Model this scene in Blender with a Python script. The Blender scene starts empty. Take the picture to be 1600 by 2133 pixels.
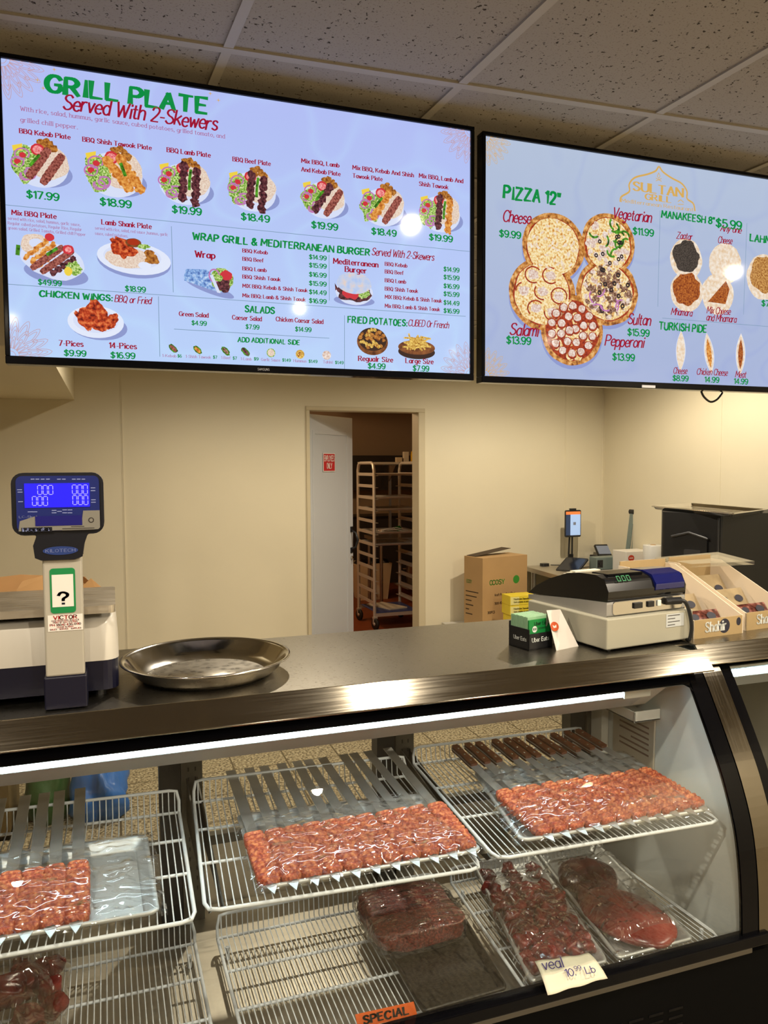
import bpy, bmesh, math, random
from math import sin, cos, pi, radians, hypot
from mathutils import Vector, Matrix, noise
random.seed(7)
S = bpy.context.scene
COL = S.collection
V = Vector

# ------------------------------------------------------------------ camera
F_PX, YAW, PITCH, ROLL, EYE = 1602.0, radians(19.442), radians(3.403), radians(-0.239), 1.70
def cam_axes():
    fwd = V((sin(YAW)*cos(PITCH), cos(YAW)*cos(PITCH), -sin(PITCH)))
    r0 = V((cos(YAW), -sin(YAW), 0)); u0 = r0.cross(fwd)
    return cos(ROLL)*r0 + sin(ROLL)*u0, -sin(ROLL)*r0 + cos(ROLL)*u0, fwd
RT, UP, FW = cam_axes()
cd = bpy.data.cameras.new('camera'); cam = bpy.data.objects.new('camera', cd); COL.objects.link(cam)
cam.matrix_world = Matrix(((RT.x, UP.x, -FW.x, 0), (RT.y, UP.y, -FW.y, 0), (RT.z, UP.z, -FW.z, EYE), (0, 0, 0, 1)))
cd.sensor_fit = 'HORIZONTAL'; cd.sensor_width = 36.0; cd.lens = 36.0*F_PX/1600.0
cd.clip_start = 0.05; cd.clip_end = 60
S.camera = cam

# ------------------------------------------------------------------ light set-up
S.view_settings.view_transform = 'Standard'; S.view_settings.look = 'None'
S.view_settings.exposure = 0.0; S.view_settings.gamma = 1.0; S.view_settings.use_curve_mapping = False
S.cycles.transparent_max_bounces = 24; S.cycles.max_bounces = 10; S.cycles.glossy_bounces = 5
S.cycles.sample_clamp_indirect = 4.0; S.cycles.use_denoising = True
S.cycles.caustics_reflective = False; S.cycles.caustics_refractive = False
wd = bpy.data.worlds.new('world'); S.world = wd; wd.use_nodes = True
wd.node_tree.nodes['Background'].inputs[0].default_value = (1.0, .82, .6, 1)
wd.node_tree.nodes['Background'].inputs[1].default_value = 0.05
WARM = (1.0, 0.88, 0.70)
DOWNLIGHT_W = 95.0            # each ceiling downlight
BACK_W = 112.0                 # the downlights over the working side
KITCHEN_W = 62.0
LED_STRENGTH = 50.0
SCREEN_GAIN = 1.0
DOWNLIGHTS = [(1.17, 1.11), (1.12, -.65), (1.21, -2.9), (-.6, -1.58), (2.81, -2.06), (3.02, .91), (3.27, -1.26), (-.75, .75)]
BACK_LIGHTS = [(.9, 3.6), (2.9, 4.0), (-1.3, 3.4)]

# ------------------------------------------------------------------ measuring helpers
def ray(px, py):
    return FW + RT*((px-800)/F_PX) - UP*((py-1066.5)/F_PX)
EYEP = V((0, 0, EYE))
def at_z(px, py, z):
    d = ray(px, py); return EYEP + d*((z-EYE)/d.z)
def at_y(px, py, y):
    d = ray(px, py); return EYEP + d*(y/d.y)
def at_x(px, py, x):
    d = ray(px, py); return EYEP + d*(x/d.x)
def at_pl(px, py, z0, y0, k):                      # plane z = z0 + k (y - y0)
    d = ray(px, py); t = (z0 - k*y0 - EYE)/(d.z - k*d.y); return EYEP + d*t

# ------------------------------------------------------------------ materials
def lin(c):
    return tuple((v/12.92 if v <= .04045 else ((v+.055)/1.055)**2.4) for v in c)
def rgb(r, g, b): return lin((r/255, g/255, b/255))
MATS = {}
def nodes(name):
    m = bpy.data.materials.new(name); m.use_nodes = True; MATS[name] = m
    nt = m.node_tree; b = nt.nodes['Principled BSDF']
    return m, nt, b
def tex(nt, kind='NOISE', scale=5, detail=3, stretch=(1, 1, 1), rot=(0, 0, 0)):
    co = nt.nodes.new('ShaderNodeTexCoord'); mp = nt.nodes.new('ShaderNodeMapping')
    mp.inputs['Scale'].default_value = stretch; mp.inputs['Rotation'].default_value = rot
    nt.links.new(co.outputs['Object'], mp.inputs[0])
    t = nt.nodes.new('ShaderNodeTexNoise' if kind == 'NOISE' else 'ShaderNodeTexVoronoi')
    t.inputs['Scale'].default_value = scale
    if kind == 'NOISE': t.inputs['Detail'].default_value = detail
    nt.links.new(mp.outputs[0], t.inputs['Vector'])
    return t
def ramp(nt, src, stops):
    r = nt.nodes.new('ShaderNodeValToRGB'); e = r.color_ramp.elements
    while len(e) < len(stops): e.new(.5)
    for k, (p, c) in enumerate(stops):
        e[k].position = p; e[k].color = (c[0], c[1], c[2], 1)
    nt.links.new(src, r.inputs[0]); return r
def bump(nt, b, src, strength=.2, dist=.01):
    n = nt.nodes.new('ShaderNodeBump'); n.inputs['Strength'].default_value = strength; n.inputs['Distance'].default_value = dist
    nt.links.new(src, n.inputs['Height']); nt.links.new(n.outputs[0], b.inputs['Normal']); return n
def mat(name, c, rough=.5, metal=0., var=0., scale=20, bmp=0., bscale=None, stretch=(1, 1, 1), bdist=.002, spec=.5, emit=0., coat=0.):
    m, nt, b = nodes(name)
    b.inputs['Base Color'].default_value = (*c, 1); b.inputs['Roughness'].default_value = rough
    b.inputs['Metallic'].default_value = metal; b.inputs['Specular IOR Level'].default_value = spec
    b.inputs['Coat Weight'].default_value = coat
    if var:
        t = tex(nt, 'NOISE', scale, 4, stretch)
        r = ramp(nt, t.outputs[0], [(.3, tuple(x*(1-var) for x in c)), (.7, tuple(min(1, x*(1+var)) for x in c))])
        nt.links.new(r.outputs[0], b.inputs['Base Color'])
    if bmp:
        t2 = tex(nt, 'NOISE', bscale or scale, 3, stretch); bump(nt, b, t2.outputs[0], bmp, bdist)
    if emit:
        b.inputs['Emission Color'].default_value = (*c, 1); b.inputs['Emission Strength'].default_value = emit
    return m
def mat_steel(name, c, rough=.28, stretch=(2, 60, 60), scale=6, amp=.12, bmp=.02):
    m, nt, b = nodes(name)
    b.inputs['Metallic'].default_value = 1; b.inputs['Base Color'].default_value = (*c, 1)
    t = tex(nt, 'NOISE', scale, 5, stretch)
    r = ramp(nt, t.outputs[0], [(.3, (rough-amp,)*3), (.7, (rough+amp,)*3)])
    nt.links.new(r.outputs[0], b.inputs['Roughness'])
    t2 = tex(nt, 'NOISE', 2.3, 4)
    r2 = ramp(nt, t2.outputs[0], [(.3, tuple(x*.86 for x in c)), (.7, c)])
    nt.links.new(r2.outputs[0], b.inputs['Base Color'])
    if bmp: bump(nt, b, t.outputs[0], bmp, .001)
    return m
def mat_clear(name, tint=(1, 1, 1), rough=.02, ior=1.45, gloss=1.0, bmp=0., bscale=30, stretch=(1, 1, 1), bdist=.01, haze=0., haze_c=(.8, .8, .8)):
    m, nt, b = nodes(name); nt.nodes.remove(b)
    out = nt.nodes['Material Output']
    tr = nt.nodes.new('ShaderNodeBsdfTransparent'); tr.inputs[0].default_value = (*tint, 1)
    gl = nt.nodes.new('ShaderNodeBsdfGlossy'); gl.inputs['Roughness'].default_value = rough
    gl.inputs['Color'].default_value = (gloss, gloss, gloss, 1)
    fr = nt.nodes.new('ShaderNodeLayerWeight'); fr.inputs[0].default_value = .5     # Schlick reflectance, alike from both sides
    f0 = ((ior-1)/(ior+1))**2
    pw = nt.nodes.new('ShaderNodeMath'); pw.operation = 'POWER'; pw.inputs[1].default_value = 5
    ma = nt.nodes.new('ShaderNodeMath'); ma.operation = 'MULTIPLY_ADD'; ma.inputs[1].default_value = 1-f0; ma.inputs[2].default_value = f0
    nt.links.new(fr.outputs['Facing'], pw.inputs[0]); nt.links.new(pw.outputs[0], ma.inputs[0])
    mx = nt.nodes.new('ShaderNodeMixShader')
    src = tr
    if haze:
        df = nt.nodes.new('ShaderNodeBsdfDiffuse'); df.inputs[0].default_value = (*haze_c, 1); hz = nt.nodes.new('ShaderNodeMixShader'); hz.inputs[0].default_value = haze
        nt.links.new(tr.outputs[0], hz.inputs[1]); nt.links.new(df.outputs[0], hz.inputs[2]); src = hz
    nt.links.new(ma.outputs[0], mx.inputs[0]); nt.links.new(src.outputs[0], mx.inputs[1]); nt.links.new(gl.outputs[0], mx.inputs[2])
    nt.links.new(mx.outputs[0], out.inputs[0])
    if bmp:
        t = tex(nt, 'NOISE', bscale, 4, stretch); t.noise_type = 'RIDGED_MULTIFRACTAL'; t.inputs['Detail'].default_value = 3; t.inputs['Roughness'].default_value = .6
        n = nt.nodes.new('ShaderNodeBump'); n.inputs['Strength'].default_value = bmp; n.inputs['Distance'].default_value = bdist
        nt.links.new(t.outputs[0], n.inputs['Height'])
        nt.links.new(n.outputs[0], gl.inputs['Normal']); nt.links.new(n.outputs[0], fr.inputs['Normal'])
    return m
def mat_screen(name, c, var=None, scale=120, gain=1.0, rough=.06):
    """what a lit panel shows: emitted colour under a glossy front"""
    m, nt, b = nodes(name)
    b.inputs['Base Color'].default_value = (.01, .01, .012, 1); b.inputs['Roughness'].default_value = rough
    b.inputs['Specular IOR Level'].default_value = .16; b.inputs['Emission Strength'].default_value = gain*SCREEN_GAIN; b.inputs['Emission Color'].default_value = (*c, 1)
    if var:
        t = tex(nt, 'NOISE', scale, 4)
        n = len(var)
        r = ramp(nt, t.outputs[0], [(.34+.32*k/max(1, n-1), v) for k, v in enumerate(var)])
        nt.links.new(r.outputs[0], b.inputs['Emission Color'])
    return m

# ------------------------------------------------------------------ mesh building
class MB:
    def __init__(s): s.v = []; s.f = []; s.m = []; s.sm = []
    def add(s, vs, fs, mi=0, smooth=False):
        o = len(s.v); s.v += [V(p) for p in vs]
        for f in fs: s.f.append(tuple(i+o for i in f)); s.m.append(mi); s.sm.append(smooth)
    def poly(s, pts, mi=0): s.add(pts, [tuple(range(len(pts)))], mi)
    def box(s, a, b, mi=0, M=None):
        x0, y0, z0 = a; x1, y1, z1 = b
        p = [V(q) for q in ((x0, y0, z0), (x1, y0, z0), (x1, y1, z0), (x0, y1, z0), (x0, y0, z1), (x1, y0, z1), (x1, y1, z1), (x0, y1, z1))]
        if M: p = [M @ q for q in p]
        s.add(p, [(3, 2, 1, 0), (4, 5, 6, 7), (0, 1, 5, 4), (1, 2, 6, 5), (2, 3, 7, 6), (3, 0, 4, 7)], mi)
    def prism(s, pts, d, mi=0, smooth=False, M=None):
        """closed polygon pts extruded by vector d"""
        pts = [V(p) for p in pts]; d = V(d); n = len(pts)
        q = pts + [p+d for p in pts]
        if M: q = [M @ p for p in q]
        s.add(q, [tuple(reversed(range(n))), tuple(range(n, 2*n))], mi)
        s.add(q, [(k, (k+1) % n, n+(k+1) % n, n+k) for k in range(n)], mi, smooth)
    def tube(s, path, r, n=8, mi=0, closed=False, caps=True, smooth=True):
        P = [V(p) for p in path]; N = len(P); rs = r if isinstance(r, (list, tuple)) else [r]*N
        vs = []; prev = None
        for k in range(N):
            if closed: t = P[(k+1) % N]-P[k-1]
            else: t = P[min(k+1, N-1)]-P[max(k-1, 0)]
            t = t.normalized() if t.length > 1e-9 else V((0, 0, 1))
            if prev is None:
                ref = V((0, 0, 1)) if abs(t.z) < .9 else V((1, 0, 0))
                u = t.cross(ref).normalized()
            else:
                u = prev - t*prev.dot(t); u = u.normalized() if u.length > 1e-6 else t.orthogonal().normalized()
            prev = u; w = t.cross(u)
            for j in range(n):
                a = 2*pi*j/n; vs.append(P[k]+(u*cos(a)+w*sin(a))*rs[k])
        fs = []
        for k in range(N if closed else N-1):
            for j in range(n):
                a, b = k*n+j, k*n+(j+1) % n; c, d = ((k+1) % N)*n+(j+1) % n, ((k+1) % N)*n+j
                fs.append((a, b, c, d))
        s.add(vs, fs, mi, smooth)
        if caps and not closed:
            s.add(vs[:n], [tuple(reversed(range(n)))], mi); s.add(vs[-n:], [tuple(range(n))], mi)
    def cyl(s, a, b, r, n=16, mi=0, r2=None): s.tube([a, b], [r, r if r2 is None else r2], n, mi)
    def lathe(s, prof, c, n=32, mi=0, smooth=True, axis=None):
        c = V(c); vs = []; m = len(prof)
        M = V((0, 0, 1)).rotation_difference(V(axis)).to_matrix() if axis else None
        for k in range(n):
            a = 2*pi*k/n
            for r, z in prof:
                p = V((r*cos(a), r*sin(a), z)); vs.append(c+(M @ p if M else p))
        fs = [(k*m+j, ((k+1) % n)*m+j, ((k+1) % n)*m+j+1, k*m+j+1) for k in range(n) for j in range(m-1)]
        s.add(vs, fs, mi, smooth)
    def grid(s, fn, nu, nv, mi=0, smooth=True, cu=False):
        vs = [V(fn(i/(nu if cu else nu-1), j/(nv-1))) for i in range(nu) for j in range(nv)]
        fs = []
        for i in range(nu if cu else nu-1):
            for j in range(nv-1):
                a = i*nv+j; b = ((i+1) % nu)*nv+j; fs.append((a, b, b+1, a+1))
        s.add(vs, fs, mi, smooth)
    def blob(s, c, r, seed=0, amp=.25, freq=1.5, n=14, mi=0, M=None, flat=None):
        c = V(c); r = V(r if isinstance(r, (list, tuple, Vector)) else (r, r, r)); vs = []
        def fn(u, v):
            a = 2*pi*u; t = pi*(v*.998+.001)
            d = V((sin(t)*cos(a), sin(t)*sin(a), -cos(t)))
            k = 1+amp*noise.noise(d*freq+V((seed*7.3, seed*1.7, seed*3.1)))*1.6
            p = V((d.x*r.x*k, d.y*r.y*k, d.z*r.z*k))
            if flat is not None: p.z = max(p.z, -flat)
            return c+(M @ p if M else p)
        s.grid(fn, n*2, n, mi, True, cu=True)

REST = {}                                             # world matrix of each object while it is being built
def link(o, parent=None, M=None):
    COL.objects.link(o)
    if parent: o.parent = parent
    REST[o.name] = M if M is not None else (REST[parent.name] if parent else Matrix())
    return o
def build(name, mb, mats, parent=None, bevel=0., sub=0, seg=2):
    me = bpy.data.meshes.new(name)
    M = REST[parent.name].inverted() if parent else None
    me.from_pydata([(M @ p) if M else p for p in mb.v], [], mb.f)
    for m in (mats if isinstance(mats, (list, tuple)) else [mats]): me.materials.append(MATS[m] if isinstance(m, str) else m)
    me.polygons.foreach_set('material_index', mb.m); me.polygons.foreach_set('use_smooth', mb.sm)
    o = bpy.data.objects.new(name, me); link(o, parent)
    if bevel:
        b = o.modifiers.new('bevel', 'BEVEL'); b.width = bevel; b.segments = seg; b.limit_method = 'ANGLE'; b.angle_limit = radians(40)
    if sub:
        b = o.modifiers.new('sub', 'SUBSURF'); b.levels = sub; b.render_levels = sub
    return o
def recenter(o):
    """a top-level mesh gets its origin at its base"""
    me = o.data; n = len(me.vertices)
    c = sum((v.co for v in me.vertices), V())/n; c.z = min(v.co.z for v in me.vertices)
    me.transform(Matrix.Translation(-c)); o.location = c; return o
def tag(o, label, cat, group=None, kind=None):
    o['label'] = label; o['category'] = cat
    if group: o['group'] = group
    if kind: o['kind'] = kind
    return o
def thing(name, label, cat, loc, rz=0., group=None, tilt=0.):
    o = bpy.data.objects.new(name, None); o.empty_display_size = .05
    o.location = loc; o.rotation_euler = (tilt, 0, rz)
    M = Matrix.Translation(V(loc)) @ Matrix.Rotation(rz, 4, 'Z') @ Matrix.Rotation(tilt, 4, 'X')
    link(o, None, M); return tag(o, label, cat, group)
def struct(name, mb, mats, parent=None, bevel=0.):
    o = build(name, mb, mats, parent, bevel); o['kind'] = 'structure'; return o
def copy_tree(root):
    """the thing and every part copied, no operators"""
    r = root.copy(); COL.objects.link(r)
    for ch in root.children:
        c = ch.copy(); COL.objects.link(c); c.parent = r
        for g in ch.children:
            d = g.copy(); COL.objects.link(d); d.parent = c
    return r
def rrect(x0, y0, x1, y1, r, n=5):
    """rounded rectangle outline, counter-clockwise"""
    out = []
    for cx, cy, a0 in ((x1-r, y0+r, -90), (x1-r, y1-r, 0), (x0+r, y1-r, 90), (x0+r, y0+r, 180)):
        for k in range(n+1):
            a = radians(a0+90*k/n); out.append((cx+r*cos(a), cy+r*sin(a)))
    return out

# ------------------------------------------------------------------ lettering: strokes drawn as flat ribbons
G = {
'A': '0,0 3,10 6,0|1.2,3.6 4.8,3.6', 'B': '0,0 0,10|~0,10 3.6,9.8 4.8,7.7 3.4,5.4 0,5.3|~0,5.3 4,5 5.5,2.7 4,.2 0,0',
'C': '~6,8 4.6,9.7 2,9.6 .2,6.8 .2,3.2 2,.4 4.6,.3 6,2', 'D': '0,0 0,10|~0,10 3.2,9.8 5.8,7.4 5.8,2.6 3.2,.2 0,0',
'E': '5,10 0,10 0,0 5,0|0,5.2 4.2,5.2', 'F': '5,10 0,10 0,0|0,5.2 4.2,5.2', 'G': '~6,8 4.6,9.7 2,9.6 .2,6.8 .2,3.2 2,.4 4.6,.3 6,2|6,1.5 6,4.6 3.6,4.6',
'H': '0,0 0,10|6,0 6,10|0,5.2 6,5.2', 'I': '1,0 1,10', 'J': '4,10 4,3|~4,3 3.4,.6 2,0 .5,.6 0,2.2', 'K': '0,0 0,10|5.5,10 0,4.4|1.8,6 5.8,0',
'L': '0,10 0,0 5,0', 'M': '0,0 .4,10 3.7,3 7,10 7.4,0', 'N': '0,0 0,10 6,0 6,10', 'O': '~3,10 .8,8.4 0,5 .8,1.6 3,0 5.2,1.6 6,5 5.2,8.4 3,10',
'P': '0,0 0,10|~0,10 3.6,9.8 5.3,7.4 3.6,4.9 0,4.7', 'Q': '~3,10 .8,8.4 0,5 .8,1.6 3,0 5.2,1.6 6,5 5.2,8.4 3,10|3.6,2.4 6.2,-1', 'R': '0,0 0,10|~0,10 3.6,9.8 5.2,7.5 3.6,5.1 0,4.9|2.6,5 5.8,0',
'S': '~5.2,8.3 3.6,9.9 1.2,9.4 .5,7.4 2,5.6 4,4.6 5.4,2.6 4.2,.5 1.8,.1 0,1.8', 'T': '0,10 6.4,10|3.2,10 3.2,0', 'U': '0,10 0,3.4|~0,3.4 .8,.9 3,0 5.2,.9 6,3.4|6,3.4 6,10',
'V': '0,10 3,0 6,10', 'W': '0,10 2,0 4,8 6,0 8,10', 'X': '0,0 6,10|0,10 6,0', 'Y': '0,10 3,4.6 6,10|3,4.6 3,0', 'Z': '0,10 5.8,10 0,0 6,0',
'a': '~4.2,5.4 2.4,6.6 .6,5.2 .1,3 .8,.7 2.4,.1 4.2,1.6|4.3,6.5 4.3,0', 'b': '0,10 0,0|~0,5 1.8,6.6 3.6,5.6 4.3,3.2 3.5,.9 1.8,0 0,1.4', 'c': '~4,5.3 2.4,6.6 .7,5.4 0,3.2 .8,.9 2.4,0 4.1,1.2',
'd': '4.3,10 4.3,0|~4.3,5 2.5,6.6 .7,5.6 0,3.2 .8,.9 2.5,0 4.3,1.4', 'e': '.1,3.4 4.2,3.4|~4.2,3.4 3.9,5.4 2.3,6.6 .6,5.4 0,3.2 .8,.9 2.5,0 4.2,1.1', 'f': '~3.4,9.4 2.4,10 1.4,9 1.3,7|1.3,7.5 1.3,0|0,6.4 3,6.4',
'g': '~4.2,5.2 2.4,6.6 .6,5.4 0,3.4 .8,1.1 2.4,.3 4.2,1.6|4.3,6.5 4.3,-1|~4.3,-1 3.6,-2.7 2,-3.1 .3,-2.3', 'h': '0,10 0,0|~0,4.6 1.8,6.6 3.6,6 4.1,4.2|4.1,4.4 4.1,0', 'i': '.8,6.5 .8,0|.8,8.6 .8,9.6',
'j': '1.4,6.5 1.4,-1.2|~1.4,-1.2 .9,-2.7 -.3,-3|1.4,8.6 1.4,9.6', 'k': '0,10 0,0|4,6.5 0,2.6|1.4,3.9 4.3,0', 'l': '.8,10 .8,0', 'm': '0,6.5 0,0|~0,4.8 1.4,6.6 2.9,6 3.2,4.4|3.2,4.6 3.2,0|~3.2,4.8 4.6,6.6 6.1,6 6.4,4.4|6.4,4.6 6.4,0',
'n': '0,6.5 0,0|~0,4.6 1.8,6.6 3.6,6 4.1,4.2|4.1,4.4 4.1,0', 'o': '~2.2,6.6 .6,5.5 0,3.3 .6,1.1 2.2,0 3.8,1.1 4.4,3.3 3.8,5.5 2.2,6.6', 'p': '0,6.5 0,-3|~0,5 1.8,6.6 3.6,5.6 4.3,3.2 3.5,.9 1.8,0 0,1.4', 'q': '4.3,6.5 4.3,-3|~4.3,5 2.5,6.6 .7,5.6 0,3.2 .8,.9 2.5,0 4.3,1.4',
'r': '0,6.5 0,0|~0,4 1,6 2.3,6.6 3.1,6.2', 's': '~3.6,5.5 2.2,6.6 .6,6 .4,4.6 1.8,3.5 3.4,2.6 3.7,1 2.2,0 0,1', 't': '1.4,9 1.4,1.4|~1.4,1.5 2,.1 3.4,.4|0,6.4 3.1,6.4', 'u': '0,6.5 0,2.4|~0,2.4 .6,.3 2.2,0 4.1,1.8|4.1,6.5 4.1,0',
'v': '0,6.5 2,0 4,6.5', 'w': '0,6.5 1.5,0 3,5.4 4.5,0 6,6.5', 'x': '0,0 4,6.5|0,6.5 4,0', 'y': '0,6.5 2.1,.4|4.2,6.5 1,-3', 'z': '0,6.5 3.8,6.5 0,0 4,0',
'0': '~2.6,10 .7,8.2 0,5 .7,1.8 2.6,0 4.5,1.8 5.2,5 4.5,8.2 2.6,10', '1': '0,8 2,10 2,0', '2': '~.2,7.6 1,9.6 2.8,10 4.6,8.8 4.6,6.6 3,3.8 0,.1|0,0 5,0', '3': '~.2,8.6 2.2,10 4.3,8.8 4.3,6.6 2.2,5.3|~2.2,5.3 4.8,4 4.9,1.6 2.8,0 .8,.5 0,1.8',
'4': '3.8,0 3.8,10 0,3 5.4,3', '5': '4.6,10 .8,10 .5,5.5|~.5,5.5 2.6,6.3 4.7,4.9 4.9,2.2 3,.1 1,.4 0,1.8', '6': '~4.4,8.8 2.8,10 1,8.4 .1,4.6 .5,1.4 2.6,0 4.6,1.2 4.9,3.6 3.2,5.9 1,5.2 .2,3.6', '7': '0,10 5,10 1.6,0',
'8': '~2.5,5.4 .6,6.6 .6,8.8 2.5,10 4.4,8.8 4.4,6.6 2.5,5.4 .2,3.8 .2,1.4 2.5,0 4.8,1.4 4.8,3.8 2.5,5.4', '9': '~.6,1.2 2.2,0 4,1.6 4.9,5.4 4.5,8.6 2.4,10 .4,8.8 .1,6.4 1.8,4.1 4,4.8 4.8,6.4',
'$': '~4.8,8 3.4,9.3 1.2,8.9 .5,7.3 2,5.6 3.8,4.7 4.9,2.9 3.8,1 1.6,.7 0,2.2|2.6,11 2.6,-1', '&': '~6.2,0 3.6,3.2 1,7.2 1.2,9.2 2.8,10 4,8.6 3.2,6.6 .6,4.2 0,2.2 1.4,.2 3.6,.3 5.8,4.4',
'.': '.4,0 .4,.9', ',': '.7,.9 .2,-1.6', ':': '.4,0 .4,.9|.4,5.2 .4,6.1', '-': '0,3.6 3,3.6', '"': '.2,10 .2,7.2|1.8,10 1.8,7.2', '(': '~1.8,11 .3,7.5 .3,2.5 1.8,-1.5', ')': '~0,11 1.5,7.5 1.5,2.5 0,-1.5', '?': '~0,7.6 1,9.7 2.8,10 4.6,8.6 4.4,6.6 2.6,4.8 2.4,3|2.4,0 2.4,.9', '+': '0,4 4,4|2,2 2,6',
}
def smooth_path(P, n=5):
    out = []
    for k in range(len(P)-1):
        p0, p1, p2, p3 = P[max(k-1, 0)], P[k], P[k+1], P[min(k+2, len(P)-1)]
        for j in range(n):
            t = j/n
            out.append(tuple(.5*((2*b)+(-a+c)*t+(2*a-5*b+4*c-d)*t*t+(-a+3*b-3*c+d)*t**3) for a, b, c, d in zip(p0, p1, p2, p3)))
    out.append(P[-1]); return out
STY = {  # thick of upright strokes, thick of level strokes, slant, letter gap, serif
'sans': (1.75, 1.6, 0, 1.6, 0), 'serif': (2.1, 1.0, 0, 1.9, 1.), 'thin': (1.15, .75, 0, 1.9, .6), 'script': (1.5, .95, .22, 1.05, 0), 'brush': (2.5, 2.0, .05, 2.3, 0), 'hand': (1.0, 1.0, .1, 1.2, 0), 'line': (.9, .9, 0, 2.2, 0)}
def text(mb, s, org, ux, uy, width, height, style='sans', mi=0, lift=0):
    """flat lettering: org = left end of the baseline, ux / uy = unit directions, width = overall, height = capital height"""
    wt, wl, slant, gap, ser = STY[style]; rr = random.Random(len(s)*7+ord(s[0]))
    quads = []; x = 0
    for ch in s:
        if ch == ' ': x += 3.6; continue
        g = G.get(ch)
        if not g: continue
        mx = 0; jy = rr.uniform(-.35, .35) if style in ('brush', 'script') else 0
        for st in g.split('|'):
            sm = st[0] == '~'
            P = [tuple(float(q) for q in p.split(',')) for p in st.lstrip('~').split()]
            mx = max(mx, max(p[0] for p in P))
            if sm: P = smooth_path(P, 4)
            for k in range(len(P)-1):
                (ax, ay), (bx, by) = P[k], P[k+1]
                L = hypot(bx-ax, by-ay) or 1e-6; tx, ty = (bx-ax)/L, (by-ay)/L
                w = (wl+(wt-wl)*abs(ty))/2
                if style == 'brush' and not sm: w2 = w*rr.uniform(.55, .85); w1 = w*1.12
                elif style == 'brush': w1 = w2 = w*(1.1-.35*abs(k/len(P)-.4))
                else: w1 = w2 = w
                e = .45*w if not sm or style in ('sans', 'brush') else .25*w
                ax -= tx*e; ay -= ty*e; bx += tx*e; by += ty*e
                quads.append([(x+ax-ty*w1, ay+tx*w1+jy), (x+ax+ty*w1, ay-tx*w1+jy), (x+bx+ty*w2, by-tx*w2+jy), (x+bx-ty*w2, by+tx*w2+jy)])
            if ser and not sm:
                for (qx, qy), (ox, oy) in ((P[0], P[1]), (P[-1], P[-2])):
                    if abs(oy-qy) > 1.5*abs(ox-qx) and (qy < .2 or qy > 6):
                        sgn = 1 if qy < .2 else -1
                        quads.append([(x+qx-1.5, qy), (x+qx+1.5, qy), (x+qx+1.5, qy+.5*sgn), (x+qx-1.5, qy+.5*sgn)])
        x += mx+gap
    tot = max(x-gap, .5); sx = width/tot; sy = height/10
    org = V(org); n = V(ux).cross(V(uy)).normalized()*lift
    for q in quads:
        mb.poly([org+V(ux)*((a+slant*b)*sx)+V(uy)*(b*sy)+n for a, b in q], mi)
def ptext(mb, s, p0, p1, up, height, style='sans', mi=0, lift=.0006):
    """lettering from point p0 to p1 along a surface whose up direction is given"""
    p0, p1 = V(p0), V(p1); ux = (p1-p0).normalized(); up = V(up); uy = (up-ux*up.dot(ux)).normalized()
    text(mb, s, p0, ux, uy, (p1-p0).length, height, style, mi, lift)
# ------------------------------------------------------------------ room materials
WALL_Y, WALL_X, CEIL_Z = 5.60, 3.97, 2.71
mat('wall_panel', rgb(226, 216, 188), .55, var=.03, scale=1.5, bmp=.12, bscale=160, bdist=.002)
mat('wall_seam', rgb(226, 216, 188), .6)
mat('bare_wall', rgb(120, 104, 84), .7)
mat('white_paint', rgb(205, 207, 208), .5)
mat('door_paint', rgb(196, 198, 200), .5)
mat('frame_paint', rgb(205, 192, 160), .55)
mat('black_plastic', (.012, .012, .013), .35)
mat('black_gloss', (.003, .003, .004), .12, spec=.12)
mat('black_matte', (.003, .003, .003), .8, spec=.06)
mat('white_plastic', rgb(228, 226, 218), .4)
mat('chrome', (.75, .74, .72), .12, 1)
def mat_tile():
    m, nt, b = nodes('ceiling_tile'); b.inputs['Roughness'].default_value = .95; b.inputs['Specular IOR Level'].default_value = .1
    t = tex(nt, 'NOISE', 95, 2, (1, 1, 1)); t2 = tex(nt, 'NOISE', 210, 2)
    r = ramp(nt, t.outputs[0], [(.305, rgb(72, 66, 60)), (.34, rgb(166, 161, 154))])
    r2 = ramp(nt, t2.outputs[0], [(.32, (.72, .70, .68)), (.40, (1, 1, 1))])
    mx = nt.nodes.new('ShaderNodeMix'); mx.data_type = 'RGBA'; mx.blend_type = 'MULTIPLY'; mx.inputs[0].default_value = 1
    nt.links.new(r.outputs[0], mx.inputs[6]); nt.links.new(r2.outputs[0], mx.inputs[7]); nt.links.new(mx.outputs[2], b.inputs['Base Color'])
    bump(nt, b, r.outputs[0], .5, .004)
mat_tile()
mat('grid_bar', rgb(176, 170, 158), .5)
def mat_floor(name, c1, c2, c3, size, grout):
    m, nt, b = nodes(name); b.inputs['Roughness'].default_value = .45
    t = tex(nt, 'NOISE', 75, 3); r = ramp(nt, t.outputs[0], [(.38, c1), (.5, c2), (.62, c3)])
    co = nt.nodes.new('ShaderNodeTexCoord'); br = nt.nodes.new('ShaderNodeTexBrick')
    br.offset = 0; br.inputs['Scale'].default_value = 1; br.inputs['Brick Width'].default_value = size; br.inputs['Row Height'].default_value = size
    br.inputs['Mortar Size'].default_value = .005; br.inputs['Mortar'].default_value = (*grout, 1)
    nt.links.new(co.outputs['Object'], br.inputs[0]); nt.links.new(r.outputs[0], br.inputs[1]); nt.links.new(r.outputs[0], br.inputs[2])
    nt.links.new(br.outputs[0], b.inputs['Base Color'])
mat_floor('terrazzo', rgb(84, 70, 50), rgb(168, 150, 118), rgb(206, 192, 162), .305, rgb(96, 82, 58))
mat('quarry_tile', rgb(128, 62, 28), .5, var=.15, scale=6)
mat('threshold', rgb(150, 135, 110), .6)
mat('kitchen_wall', rgb(176, 150, 120), .7)

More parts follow.
